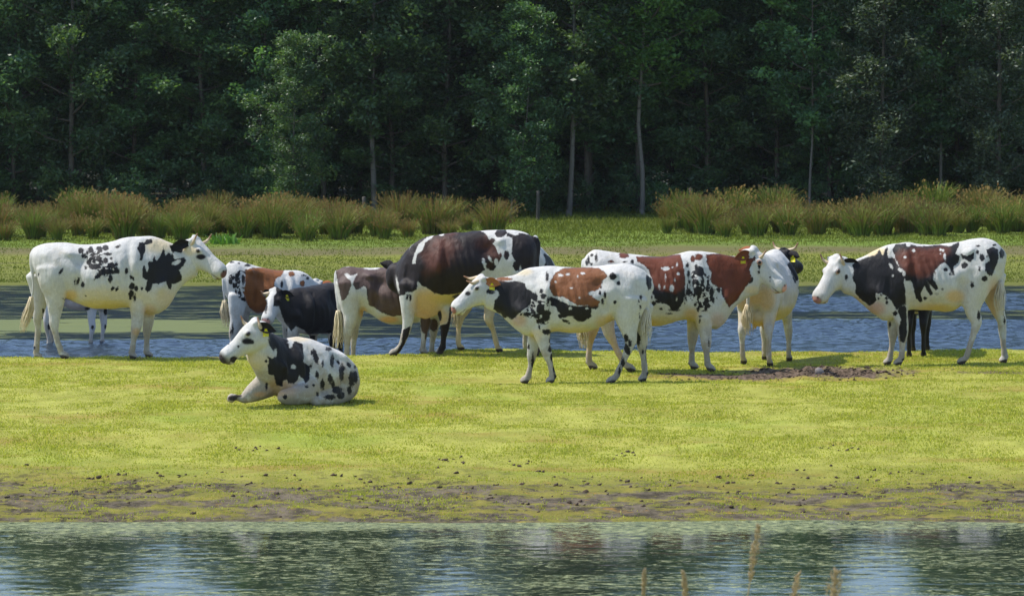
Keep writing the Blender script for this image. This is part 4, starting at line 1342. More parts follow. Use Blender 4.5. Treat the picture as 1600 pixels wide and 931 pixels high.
# the white cow on the left, facing right
def cow_left():
    c = Cow(K1, (150, dist(560)), 3); c.face = 1
    c.ribs([(200, 205, 200, 300, .07), (216, 176, 222, 350, .15), (260, 158, 275, 430, .22), (330, 150, 335, 470, .26), (400, 152, 400, 490, .28), (470, 160, 465, 515, .31),
            (560, 158, 548, 548, .34), (660, 148, 652, 555, .35), (740, 127, 745, 548, .33), (820, 114, 815, 550, .29), (890, 110, 890, 578, .26), (950, 120, 955, 585, .22),
            (1000, 138, 1010, 550, .18), (1040, 155, 1060, 480, .15), (1085, 170, 1105, 410, .125), (1125, 178, 1150, 378, .11), (1160, 170, 1190, 360, .10)])
    c.head((1195, 128), (1362, 330), dy=-0.14, horns=[('near', (1196, 98), -0.02, '', (1160, 162)), ('far', (1283, 100), 0.03, '', (1228, 152))], near_ear=(-.17, .09, -.02), far_ear=(-.10, .13, -.02),
           ear_cols=(BLK, WHITE), nose=(0.13, 0.06, 0.055))
    c.leg([(320, 300, .21), (330, 400, .19), (335, 490, .13), (335, 570, .085), (330, 650, .062), (335, 700, .046), (352, 770, .042), (368, 815, .045), (384, 852, .05)], -.15, -.16)
    c.leg([(240, 350, .17), (245, 460, .12), (240, 550, .08), (228, 620, .06), (230, 680, .046), (228, 750, .04), (222, 820, .046), (222, 865, .05)], .12, .17)
    c.leg([(845, 380, .15), (838, 470, .12), (832, 540, .098), (830, 610, .075), (822, 680, .062), (810, 735, .042), (803, 795, .045), (798, 842, .052)], -.14, -.15)
    c.leg([(905, 450, .11), (902, 560, .088), (900, 620, .070), (893, 680, .060), (890, 740, .041), (888, 800, .045), (893, 840, .052)], .10, .14)
    c.tail([(212, 190, 0), (194, 230, -.02), (190, 300, -.03), (200, 380, -.04), (198, 450, -.05), (186, 520, -.05)], switch=[(190, 480, -.05), (175, 560, -.06), (150, 630, -.06), (128, 725, -.06)])
    c.k([(1025, 168), (1075, 163), (1112, 185), (1098, 218), (1060, 205), (1040, 225), (1020, 205), (1005, 228), (992, 185), (970, 235), (950, 262), (935, 228), (925, 265), (895, 265), (902, 312), (890, 332), (878, 288), (865, 290),
         (862, 362), (892, 380), (880, 430), (892, 458), (912, 440), (930, 400), (962, 403), (1005, 385), (1020, 432), (1038, 436), (1042, 400), (1062, 402), (1102, 380), (1100, 345), (1085, 320), (1112, 290), (1128, 262), (1112, 240), (1095, 250), (1060, 250)])
    c.k([(832, 190), (845, 150), (875, 150), (885, 130), (920, 130), (925, 150), (900, 165), (880, 165), (882, 200), (870, 230), (862, 262), (845, 260), (850, 220)])
    c.k((1070, 272, 28, 13, -25), f='hole')
    c.k((490, 200, 17, 18), (505, 235, 12, 15), (550, 195, 16, 20), (530, 212, 8, 14), (600, 185, 20, 12), (640, 182, 20, 18), (655, 220, 25, 10), (715, 175, 16, 9, -20), (560, 245, 28, 13, -30), (540, 272, 14, 20), (600, 250, 18, 18),
        (575, 297, 38, 18), (640, 260, 14, 18), (675, 250, 8, 10), (675, 290, 15, 22), (705, 285, 10, 12), (620, 330, 25, 18, -30), (590, 357, 26, 13, -45), (660, 327, 35, 17), (705, 325, 22, 17), (670, 370, 14, 26), (520, 305, 8, 14),
        (370, 325, 9, 24, 30), (453, 390, 6, 14), (475, 385, 9, 25, 15), (503, 405, 13, 17), (767, 324, 12, 17), (795, 360, 10, 14), (808, 370, 6, 12), (683, 430, 10, 16, 30), (709, 433, 8, 15, 30), (517, 472, 7, 5))
    c.k((800, 415, 18, 22), (826, 430, 12, 17), (795, 460, 17, 22), (818, 485, 9, 26), (790, 485, 8, 16), side='near'); c.k((860, 430, 8, 12))
    c.k((290, 665, 12, 20), (285, 600, 9, 20), (208, 790, 8, 10), (262, 565, 6, 16), (233, 345, 5, 9))
    c.k([(490, 205), (600, 180), (650, 200), (600, 240), (640, 270), (560, 330), (530, 280)], [(600, 290), (680, 270), (720, 300), (700, 340), (600, 370), (580, 340)], f='speck'); c.k((425, 508, 42, 9, 22)); c.paint(1218, 238, 32, 18, BLK)
    c.tint(620, 545, 240, 60, YEL, .85); c.tint(960, 170, 110, 60, CREAM, .7); c.tint(430, 470, 50, 40, AMBER, .6); c.tint(1010, 500, 90, 90, (0.62, 0.45, 0.3), .4)
    c.tint(905, 560, 60, 50, TAN, .5); c.tint(825, 690, 30, 30, TAN, .5); c.tint(1150, 200, 60, 40, CREAM, .8); c.tint(700, 480, 400, 80, CREAM, .4)
    c.bake('cow', coat_mat('coat_white_black', (0.1, 0.05, 0.03)), 'white horned cow with black neck patch and scattered black spots, standing at the far left', HERD)

# the lying cow
def cow_lying():
    c = Cow(K2, (488, dist(629, .27)), 48); c.face = -1
    c.ribs([(803, 700, 803, 850, .12), (778, 655, 782, 878, .24), (735, 613, 740, 888, .33), (675, 573, 680, 892, .38), (610, 547, 612, 892, .38), (550, 528, 548, 890, .34),
            (500, 523, 490, 885, .27), (455, 526, 430, 870, .22), (415, 518, 375, 815, .18), (372, 500, 325, 760, .17), (340, 478, 292, 715, .145), (305, 455, 258, 675, .12)])
    c.head((262, 432), (92, 636), dy=-0.10, horns=[('far', (202, 408), 0.0, '', (242, 456)), ('near', (296, 416), 0.0, '', (314, 472))], near_ear=(-.15, .11, -.04), far_ear=(-.05, .15, 0.0), tags=('near',), vp=-.02,
           ear_cols=(BLK, WHITE), nose=(0.035, 0.025, 0.03), dark_muzzle=True)
    c.leg([(600, 800, .15), (560, 835, .12), (500, 850, .095), (438, 860, .072), (452, 880, .046), (500, 884, .042), (540, 884, .04)], -.24, -.26, lie=True)
    c.leg([(410, 750, .17), (355, 785, .15), (295, 822, .115), (246, 852, .082), (214, 868, .052), (184, 864, .038), (162, 862, .044), (150, 866, .052), (140, 870, .046)], .05, .20, lie=True)
    c.leg([(760, 780, .24), (720, 830, .17), (680, 866, .10), (640, 880, .06), (610, 886, .05)], -.22, -.30, lie=True)
    c.tail([(800, 700, 0), (822, 760, 0), (828, 830, -.1)], r0=.03, r1=.02)
    c.k([(350, 530), (370, 545), (420, 520), (440, 545), (470, 560), (485, 585), (500, 548), (545, 560), (555, 640), (550, 662), (590, 690), (585, 760), (565, 787), (550, 760), (528, 735), (520, 770), (500, 782), (470, 785), (455, 762), (440, 770),
         (435, 802), (400, 792), (385, 740), (355, 730), (350, 690), (360, 655), (345, 630), (375, 645), (402, 622), (380, 600), (362, 570)])
    c.k([(350, 505), (400, 498), (450, 512), (470, 550), (430, 580), (370, 560)])
    c.k((495, 690, 16, 13), (395, 612, 9, 22), (478, 572, 8, 14), f='hole')
    c.k((620, 632, 14, 46, -15), (598, 612, 8, 14), (695, 592, 16, 12), (712, 660, 11, 36), (595, 685, 8, 15), (660, 680, 5, 18), (628, 735, 10, 22), (658, 790, 14, 30), (765, 722, 14, 50), (745, 663, 16, 9, 40), (700, 758, 14, 26), (718, 790, 10, 25), (740, 820, 30, 22),
        (820, 762, 16, 46), (838, 750, 20, 36), (808, 822, 14, 26), (700, 860, 32, 14), (760, 850, 24, 22), (805, 680, 10, 18, -30), (840, 690, 7, 9), (630, 845, 8, 12), (570, 800, 10, 6), (608, 795, 7, 7), (868, 740, 4, 14), (683, 590, 8, 12), (775, 690, 7, 20, -30))
    c.k((450, 860, 13, 14), (343, 660, 9, 9), (345, 800, 8, 20))
    c.paint(238, 548, 33, 20, BLK); c.paint(262, 552, 16, 14, BLK); c.paint(188, 577, 9, 7, BLK); c.paint(132, 562, 6, 5, BLK); c.paint(163, 650, 25, 20, BLK)
    c.paint(155, 866, 30, 16, (0.04, 0.03, 0.026)); c.paint(188, 852, 22, 8, (0.05, 0.035, 0.03)); c.tint(430, 810, 110, 70, TAN, .55); c.tint(530, 530, 80, 30, CREAM, .6); c.tint(300, 660, 120, 60, CREAM, .6); c.tint(310, 845, 50, 20, TAN, .7)
    c.bake('cow', coat_mat('coat_lying', (0.1, 0.05, 0.03)), 'white cow with black patches lying down on the grass', 'cattle of the herd lying on the grass')

def cow_front():
    c = Cow(K4, (880, dist(597, .28)), 2); c.face = -1
    c.ribs([(1272, 240, 1268, 305, .07), (1258, 195, 1252, 370, .15), (1215, 158, 1200, 440, .22), (1150, 132, 1140, 450, .26), (1080, 122, 1070, 455, .28), (1000, 130, 995, 490, .31), (900, 143, 900, 532, .34), (800, 145, 800, 545, .34),
            (700, 140, 700, 537, .31), (620, 138, 612, 548, .27), (555, 143, 540, 566, .24), (495, 162, 475, 545, .19), (435, 192, 418, 490, .155), (375, 205, 358, 435, .125), (320, 212, 305, 408, .105), (285, 210, 270, 395, .095)])
    c.head((222, 203), (68, 395), dy=-0.13, horns=[('near', (152, 228), -0.03, '', (215, 228)), ('far', (136, 200), 0.05)], near_ear=(-.14, .11, -.02), far_ear=(-.06, .13, 0), tags=('near',),
           ear_cols=((0.34, 0.13, 0.045), (0.3, 0.12, 0.05)), nose=(0.30, 0.13, 0.10))
    c.leg([(620, 400, .15), (605, 500, .115), (610, 560, .09), (622, 620, .072), (640, 680, .058), (658, 735, .040), (672, 795, .044), (668, 850, .052)], -.14, -.15)
    c.leg([(575, 480, .10), (560, 570, .08), (552, 630, .065), (545, 680, .055), (540, 725, .038), (526, 780, .044), (512, 815, .052)], .10, .15)
    c.leg([(1140, 330, .22), (1130, 430, .17), (1135, 520, .105), (1145, 590, .07), (1130, 640, .052), (1102, 710, .041), (1068, 780, .045), (1035, 838, .052)], -.15, -.16)
    c.leg([(1205, 380, .15), (1205, 470, .11), (1210, 550, .08), (1215, 620, .060), (1220, 690, .042), (1230, 770, .044), (1228, 838, .052)], .10, .13)
    c.tail([(1268, 215, 0), (1266, 260, -.03), (1256, 330, -.08), (1246, 420, -.10), (1240, 490, -.10)], r0=.03, r1=.02, switch=[(1246, 400, -.12), (1240, 500, -.12), (1236, 570, -.12), (1240, 650, -.12)], color=simple_mat('pale_tail_hair', (.62, .57, .48), .7))
    c.k([(318, 215), (345, 222), (400, 232), (455, 230), (505, 245), (515, 275), (545, 288), (572, 318), (562, 345), (545, 340), (538, 372), (505, 400), (462, 430), (450, 450), (422, 462), (400, 447), (375, 455), (360, 427), (335, 420), (315, 395), (320, 352), (348, 318), (345, 298), (330, 285), (310, 290),
         (300, 305), (285, 300), (300, 270), (320, 240)])
    c.k([(330, 203), (380, 203), (430, 212), (425, 222), (380, 228), (335, 222)], f='brown')
    c.k([(540, 350), (600, 345), (640, 360), (662, 420), (650, 485), (600, 495), (560, 455), (500, 445), (468, 432), (520, 392)], f='speck')
    c.k((605, 290, 12, 14), (615, 322, 20, 16), (640, 205, 10, 30), (570, 330, 12, 30), (600, 400, 24, 36), (630, 440, 24, 36), (520, 430, 26, 14), (590, 470, 18, 16), (645, 350, 9, 24), (575, 440, 20, 15))
    c.k((635, 537, 28, 17), (663, 590, 12, 28), (657, 640, 14, 18), (668, 690, 11, 26), (682, 745, 9, 46), (690, 812, 8, 20), (592, 505, 6, 12), side='near')
    c.k([(655, 235), (690, 178), (740, 150), (850, 143), (950, 150), (990, 175), (1008, 202), (978, 225), (958, 272), (930, 290), (895, 295), (920, 330), (962, 352), (950, 380), (900, 378), (820, 375), (770, 345), (735, 325), (680, 320), (655, 280)], f='brown')
    c.k((722, 195, 17, 9), (765, 190, 14, 7), (855, 183, 14, 7), (735, 340, 18, 14), (905, 305, 18, 12), (925, 320, 12, 8), (826, 200, 5, 8), (690, 235, 6, 6), (785, 272, 8, 5), (835, 330, 7, 5), (780, 395, 10, 10), (880, 395, 8, 6), f='hole')
    c.k([(655, 320), (720, 345), (770, 372), (830, 385), (940, 365), (955, 385), (930, 402), (908, 395), (908, 445), (860, 475), (820, 472), (790, 440), (760, 445), (740, 455), (712, 425), (690, 385), (660, 375)])
    c.k((1038, 200, 22, 22), (1070, 242, 13, 14), (1052, 356, 10, 10), (752, 472, 28, 9, 25), (990, 312, 8, 20), (976, 352, 10, 20), (960, 300, 8, 12), (965, 265, 9, 10), (970, 235, 8, 8), (725, 440, 20, 16))
    c.k([(1238, 190), (1270, 210), (1272, 270), (1250, 285), (1240, 240)])
    c.k((1118, 577, 16, 24), (1122, 640, 17, 42, -25), (1140, 605, 12, 26), (1090, 690, 9, 9), (1098, 722, 12, 28), (1078, 770, 8, 26), (1207, 330, 8, 16), (1205, 390, 5, 14), (1200, 440, 5, 16), (1195, 350, 4, 10))
    c.k((1170, 520, 12, 35), (1192, 580, 14, 44), (1218, 660, 7, 14), (1242, 670, 5, 40), (1250, 790, 8, 16), side='far')
    c.k((553, 720, 9, 50), (527, 630, 7, 15), side='far')
    c.k((290, 292, 18, 16), (300, 300, 22, 9))
    c.paint(160, 305, 19, 14, BLK); c.tint(470, 470, 60, 50, PINK, .5); c.tint(500, 175, 70, 28, CREAM, .5); c.tint(780, 535, 250, 40, CREAM, .7); c.tint(985, 480, 70, 60, (0.6, 0.42, 0.2), .7); c.tint(1020, 470, 30, 60, AMBER, .45)
    c.tint(575, 560, 50, 50, CREAM, .6)
    c.bake('cow', coat_mat('coat_front', (0.20, 0.075, 0.028), 0.02), 'white cow with brown saddle and black neck facing left, in front of the others', HERD)

def cow_right():
    c = Cow(K6, (1478, dist(573, .27)), 3); c.face = -1
    c.ribs([(1222, 165, 1222, 235, .07), (1205, 132, 1198, 310, .15), (1165, 98, 1150, 380, .22), (1100, 82, 1088, 420, .27), (1030, 88, 1015, 445, .28), (970, 103, 960, 485, .31), (900, 110, 905, 513, .33), (820, 120, 820, 506, .34),
            (740, 118, 738, 500, .33), (670, 104, 668, 500, .30), (605, 110, 592, 548, .26), (540, 122, 530, 566, .23), (480, 150, 468, 530, .19), (420, 180, 412, 480, .155), (365, 205, 370, 440, .13), (320, 212, 325, 415, .11), (290, 212, 290, 405, .10)])
    c.head((235, 198), (130, 430), dy=-0.17, horns=[('far', (155, 176), 0.0, '', (205, 222)), ('near', (270, 176), -0.03, '', (288, 226))], near_ear=(-.15, .11, -.04), far_ear=(-.05, .13, -.02), tags=('near',), wide=1.08,
           ear_cols=(BLK, WHITE), nose=(0.40, 0.20, 0.17), eye_ring=(0.5, 0.25, 0.18))
    c.leg([(600, 380, .15), (612, 470, .12), (622, 540, .09), (635, 600, .072), (636, 655, .060), (634, 720, .041), (629, 775, .045), (615, 825, .054)], -.14, -.14)
    c.leg([(580, 480, .10), (580, 580, .075), (577, 640, .060), (572, 710, .040), (562, 765, .044), (555, 802, .052)], .10, .15)
    c.leg([(1075, 260, .24), (1050, 370, .20), (1040, 450, .145), (1045, 520, .095), (1062, 580, .068), (1048, 650, .046), (1022, 735, .042), (1008, 785, .046), (985, 830, .055)], -.15, -.17)
    c.leg([(1150, 300, .19), (1155, 390, .14), (1180, 480, .09), (1208, 560, .064), (1213, 620, .050), (1220, 710, .040), (1226, 765, .045), (1230, 808, .055)], .12, .20)
    c.tail([(1208, 150, 0), (1228, 185, -.01), (1222, 250, -.03), (1208, 340, -.05), (1200, 420, -.06)], r0=.032, r1=.02, switch=[(1208, 330, -.06), (1202, 420, -.07), (1205, 480, -.07), (1210, 560, -.07)], color=simple_mat('pale_tail_hair', (.62, .57, .48), .7))
    c.k([(340, 322), (352, 270), (340, 235), (395, 205), (440, 190), (475, 180), (500, 150), (520, 180), (530, 150), (545, 130), (560, 185), (590, 205), (600, 230), (630, 270), (655, 300), (640, 340), (650, 380), (655, 470), (640, 470), (600, 500), (570, 450), (540, 420), (510, 402), (478, 405), (482, 450), (440, 478), (410, 452), (380, 428), (358, 402), (362, 350)])
    c.k([(590, 120), (655, 112), (720, 128), (780, 128), (850, 122), (905, 130), (962, 106), (965, 125), (942, 170), (968, 190), (960, 220), (950, 230), (930, 250), (937, 300), (920, 290), (905, 250), (880, 222), (850, 240), (830, 262), (810, 300), (812, 320), (845, 372), (830, 388), (792, 352), (778, 330), (812, 408), (795, 420), (775, 385), (762, 360), (752, 382), (738, 400),
         (752, 445), (738, 460), (715, 435), (700, 395), (695, 350), (680, 330), (650, 332), (640, 300), (600, 215), (575, 150)])
    c.k([(600, 190), (640, 150), (720, 150), (800, 140), (860, 132), (900, 145), (900, 170), (870, 215), (840, 235), (820, 270), (790, 290), (740, 305), (700, 295), (655, 290), (630, 250)], f='brown')
    c.k((700, 155, 10, 9), (650, 192, 9, 7), (622, 268, 20, 10, 35), (642, 288, 10, 14), (577, 300, 7, 8), (568, 245, 7, 20, -30), (880, 190, 7, 20), (870, 155, 8, 8), (855, 150, 5, 6), (855, 172, 4, 6), (668, 118, 14, 14), (735, 120, 26, 8), (885, 112, 30, 9), (820, 305, 6, 18), (860, 385, 3, 6), (560, 165, 14, 30), f='hole')
    c.k([(970, 172), (1010, 187), (1050, 166), (1050, 200), (1030, 222), (1000, 207), (982, 205)])
    c.k((995, 240, 19, 19), (1072, 128, 14, 8), (1070, 165, 9, 15), (1097, 195, 15, 21), (885, 265, 12, 12), (912, 290, 6, 8), (1082, 262, 8, 14), (1112, 317, 17, 16), (1040, 355, 12, 17), (865, 380, 6, 8), (765, 432, 10, 10), (826, 405, 4, 5), (838, 405, 4, 5), (820, 300, 8, 20), (1125, 190, 6, 8), (1168, 122, 10, 6))
    c.k([(1120, 148), (1160, 133), (1190, 148), (1196, 200), (1176, 250), (1155, 300), (1140, 300), (1112, 272), (1117, 230), (1142, 210), (1132, 180)]); c.k((1212, 172, 16, 28))
    c.k([(605, 500), (625, 470), (656, 480), (657, 560), (662, 630), (645, 695), (618, 680), (610, 600), (625, 560)], side='near')
    c.k((1078, 530, 11, 25), side='near'); c.k((1228, 562, 6, 20), (1220, 515, 5, 12), side='far'); c.k((560, 585, 8, 16), (600, 700, 4, 60), side='far')
    c.k((308, 312, 9, 20), (495, 435, 7, 7), (543, 455, 8, 11), (510, 415, 5, 8), (640, 790, 12, 8))
    c.k((540, 430, 10, 10), (590, 520, 14, 14), f='dark', side='near')
    c.tint(480, 490, 70, 50, PINK, .65); c.tint(880, 500, 140, 50, YEL, .7); c.tint(940, 420, 70, 50, AMBER, .6); c.tint(800, 490, 120, 40, TAN, .4); c.tint(480, 165, 90, 40, CREAM, .9); c.tint(1165, 440, 50, 150, TAN, .6); c.tint(370, 440, 60, 30, TAN, .4)
    c.bake('cow', coat_mat('coat_right', (0.105, 0.030, 0.016), 0.06), 'rightmost cow, facing left, with black neck, dark brown saddle and white rump', HERD)

def cow_centre_right():
    c = Cow(K5, (1010, dist(583, .28)), 6); c.face = 1
    c.ribs([(50, 150, 52, 230, .07), (66, 108, 72, 320, .15), (110, 76, 112, 380, .22), (180, 84, 180, 430, .26), (250, 96, 250, 460, .28), (320, 104, 320, 500, .32), (400, 110, 400, 530, .34), (480, 118, 480, 542, .35),
            (560, 112, 560, 528, .35), (640, 97, 640, 505, .32), (710, 88, 712, 510, .29), (780, 87, 788, 545, .26), (840, 95, 852, 560, .22), (890, 106, 905, 510, .19), (950, 115, 955, 440, .16), (1010, 122, 1005, 392, .14), (1060, 120, 1062, 362, .12), (1090, 112, 1105, 350, .10)])
    c.head((1095, 75), (1268, 300), dy=-0.10, horns=[('near', (1152, 82), -0.03, '', (1108, 126))], near_ear=(-.13, .11, -.03), far_ear=(-.16, .09, .04), tags=('near',), wide=1.0,
           ear_cols=((0.16, 0.05, 0.025), (0.24, 0.08, 0.03)), nose=(0.62, 0.33, 0.26), eye_ring=(0.5, 0.28, 0.2))
    c.leg([(765, 380, .15), (770, 470, .12), (780, 550, .09), (788, 620, .068), (788, 660, .060), (790, 720, .041), (797, 775, .046), (808, 825, .055)], -.14, -.14)
    c.leg([(725, 480, .11), (712, 560, .082), (706, 630, .062), (703, 700, .040), (702, 760, .045), (708, 802, .052)], .10, .15)
    c.leg([(160, 300, .22), (165, 410, .17), (185, 520, .10), (208, 610, .066), (238, 690, .044), (280, 775, .045), (325, 842, .053)], -.15, -.15)
    c.leg([(120, 330, .17), (115, 440, .13), (105, 540, .085), (88, 620, .060), (80, 700, .041), (80, 770, .045), (95, 835, .053)], .12, .16)
    c.tail([(52, 140, 0), (42, 200, 0), (40, 320, 0), (40, 440, 0), (42, 520, 0)], switch=[(42, 500, 0), (40, 580, 0), (48, 640, 0), (52, 700, 0)])
    c.k([(365, 120), (480, 118), (560, 112), (632, 105), (646, 150), (655, 200), (662, 260), (660, 310), (600, 345), (560, 330), (500, 320), (470, 290), (455, 250), (440, 200), (400, 165), (370, 150)], f='brown')
    c.k([(465, 285), (520, 310), (600, 330), (662, 300), (662, 345), (650, 395), (620, 440), (590, 455), (560, 415), (520, 402), (478, 372), (458, 330)])
    c.k([(785, 108), (870, 100), (960, 118), (1030, 125), (1085, 130), (1050, 200), (1065, 240), (1040, 292), (1010, 332), (980, 382), (930, 428), (912, 402), (885, 350), (880, 312), (830, 290), (812, 260), (820, 220), (792, 160)], f='brown')
    c.k((708, 135, 14, 22), (745, 120, 22, 16), (215, 150, 22, 8), (290, 112, 30, 20), (735, 130, 30, 12), f='brown')
    c.k((75, 140, 9, 25), (122, 128, 9, 26), (65, 158, 8, 18), (95, 110, 10, 10), (340, 150, 10, 12), (295, 152, 14, 6), (92, 165, 8, 10), (400, 130, 8, 8))
    c.k([(680, 250), (735, 165), (780, 200), (825, 262), (875, 322), (850, 385), (800, 452), (740, 450), (705, 390), (665, 340)], f='speck')
    c.k((675, 167, 9, 18), (750, 212, 27, 30), (728, 190, 8, 26), (688, 272, 6, 14), (765, 272, 11, 17), (740, 328, 30, 30), (735, 275, 12, 13), (790, 388, 17, 22), (740, 432, 9, 22), (682, 225, 10, 18), (795, 315, 12, 18), (822, 335, 15, 26), (865, 322, 12, 16), (680, 335, 17, 22), (725, 410, 9, 12), (755, 480, 9, 7), (750, 505, 5, 12), (665, 375, 9, 16), (788, 435, 12, 14), (830, 385, 10, 18), (660, 400, 6, 10))
    c.k((545, 192, 20, 13), (543, 250, 5, 18), (620, 225, 9, 9), (580, 312, 14, 22), (505, 300, 6, 14), (535, 305, 6, 9), (610, 377, 5, 12), (612, 170, 6, 10), (585, 185, 6, 6), (520, 190, 5, 5), (600, 262, 5, 10), f='hole')
    c.k((470, 402, 12, 16), (515, 438, 10, 9), (565, 465, 16, 6), (600, 442, 28, 9), (460, 365, 5, 12), (495, 390, 14, 12))
    c.k((1110, 168, 9, 26), (1108, 215, 8, 10), (1052, 262, 22, 22), (1175, 245, 6, 6), (1176, 262, 4, 9), (1080, 130, 10, 18))
    c.k((680, 775, 8, 9), (768, 788, 5, 8), (805, 640, 5, 24))
    c.tint(600, 520, 260, 60, YEL, .55); c.tint(700, 470, 60, 50, AMBER, .5); c.tint(100, 560, 90, 200, TAN, .5); c.tint(260, 600, 100, 200, TAN, .5); c.tint(860, 500, 60, 60, PINK, .35); c.tint(1060, 320, 60, 30, CREAM, .6); c.tint(1160, 330, 60, 20, PINK, .5); c.tint(450, 530, 80, 40, AMBER, .5)
    c.bake('cow', coat_mat('coat_centre_right', (0.125, 0.032, 0.014), 0.03), 'brown and white cow facing right, its chin over the white cow seen from behind', HERD)

def cow_big():
    c = Cow(K3, (735, 39.75), 2); c.face = -1
    c.ribs([(1177, 165, 1172, 270, .10), (1160, 118, 1150, 350, .2), (1110, 82, 1098, 400, .26), (1030, 69, 1015, 415, .29), (930, 72, 918, 425, .33), (820, 77, 812, 432, .37), (725, 84, 718, 448, .38), (640, 92, 640, 500, .35),
            (570, 104, 572, 562, .30), (515, 132, 535, 560, .25), (475, 168, 490, 500, .20, .05), (442, 210, 450, 440, .14, .14), (424, 250, 430, 440, .11, .24), (416, 280, 424, 440, .09, .34)])
    c.head((425, 262), (500, 470), dy=.20, vp=.36, near_ear=(-.02, .16, .06), far_ear=(-.02, .16, .06), horns=[('far', (380, 268), 0.05), ('near', (420, 222), 0.02, 'dark')], ear_cols=(BLK, BLK), nose=(0.03, 0.02, 0.02))
    c.leg([(455, 370, .13), (460, 460, .115), (458, 540, .085), (452, 610, .062), (438, 665, .052), (420, 720, .042), (400, 750, .046), (385, 772, .055)], -.13, -.15)
    c.leg([(640, 450, .12), (660, 540, .088), (662, 610, .064), (655, 680, .043), (650, 730, .046), (643, 762, .055)], .10, .15)
    c.leg([(1105, 300, .23), (1125, 420, .16), (1135, 530, .10), (1155, 620, .065), (1168, 690, .044), (1182, 745, .046), (1192, 778, .055)], .14, .16)
    c.leg([(1080, 300, .23), (1090, 420, .18), (1100, 530, .10), (1125, 620, .065), (1145, 690, .044), (1165, 745, .046), (1180, 778, .055)], -.14, -.12)
    c.tail([(1165, 110, 0), (1182, 150, -.02), (1180, 230, -.04), (1172, 330, -.04), (1168, 430, -.02), (1165, 520, 0)], r0=.04, r1=.02)
    c.k([(300, 200), (470, 150), (440, 430), (300, 470)]); c.k([(380, 470), (395, 320), (420, 255), (470, 165), (520, 110), (600, 80), (700, 70), (800, 60), (880, 80), (905, 112), (950, 170), (962, 202), (975, 232), (952, 272), (935, 297), (905, 272), (885, 242), (868, 240), (888, 290), (860, 312), (850, 352), (800, 402), (735, 427), (640, 432), (600, 418), (560, 392), (530, 377), (512, 350), (506, 402), (480, 417), (445, 417), (425, 395)])
    c.k([(1040, 112), (1005, 105), (1010, 85), (1060, 100), (1080, 85), (1160, 100), (1195, 180), (1190, 270), (1100, 292), (1060, 302), (1040, 270), (1055, 240), (1035, 200), (1040, 160)])
    c.k([(940, 92), (955, 70), (1005, 66), (1012, 88), (985, 110), (955, 108)]); c.k([(1150, 100), (1200, 120), (1200, 560), (1150, 560)])
    c.k((1008, 210, 15, 25), (930, 130, 14, 14), (740, 442, 34, 14), (905, 270, 14, 16), (925, 285, 16, 12), (972, 212, 9, 16), (600, 405, 8, 24, -20), (800, 400, 50, 12))
    c.k([(478, 258), (490, 210), (515, 150), (560, 113), (602, 97), (592, 113), (552, 140), (537, 185), (507, 205), (497, 257)], f='hole')
    c.k((915, 232, 7, 20, -30), (880, 235, 10, 5, 30), (950, 250, 12, 20), (398, 375, 6, 40, -10), (1085, 285, 5, 14), (1090, 80, 12, 4), (1060, 92, 16, 6), (645, 95, 14, 7), f='hole')
    c.k([(560, 180), (600, 112), (700, 100), (722, 150), (700, 230), (650, 290), (600, 330), (552, 290), (545, 225)], f='brown'); c.k([(855, 150), (895, 112), (948, 175), (962, 220), (930, 240), (885, 190)], f='brown')
    c.k([(430, 625), (470, 608), (460, 660), (440, 700), (433, 770), (385, 766), (395, 742), (420, 702)], side='near'); c.k((452, 445, 8, 16), (469, 448, 8, 18))
    c.k([(625, 605), (680, 592), (690, 500), (705, 500), (690, 620), (680, 770), (612, 770), (640, 700)], side='far'); c.k((634, 550, 13, 30), side='far'); c.k((700, 530, 12, 40), side='far')
    c.k([(1140, 560), (1220, 560), (1220, 800), (1140, 800)], f='brown')
    c.tint(560, 480, 110, 110, AMBER, .75); c.tint(680, 450, 120, 50, YEL, .9); c.tint(545, 545, 60, 40, TAN, .6); c.tint(640, 560, 70, 60, AMBER, .6)
    c.bake('cow', coat_mat('coat_big', (0.085, 0.030, 0.020), 0.11, (0.016, 0.011, 0.012)), 'largest cow of the herd, dark brown and black with amber brisket, its head turned away', HERD)

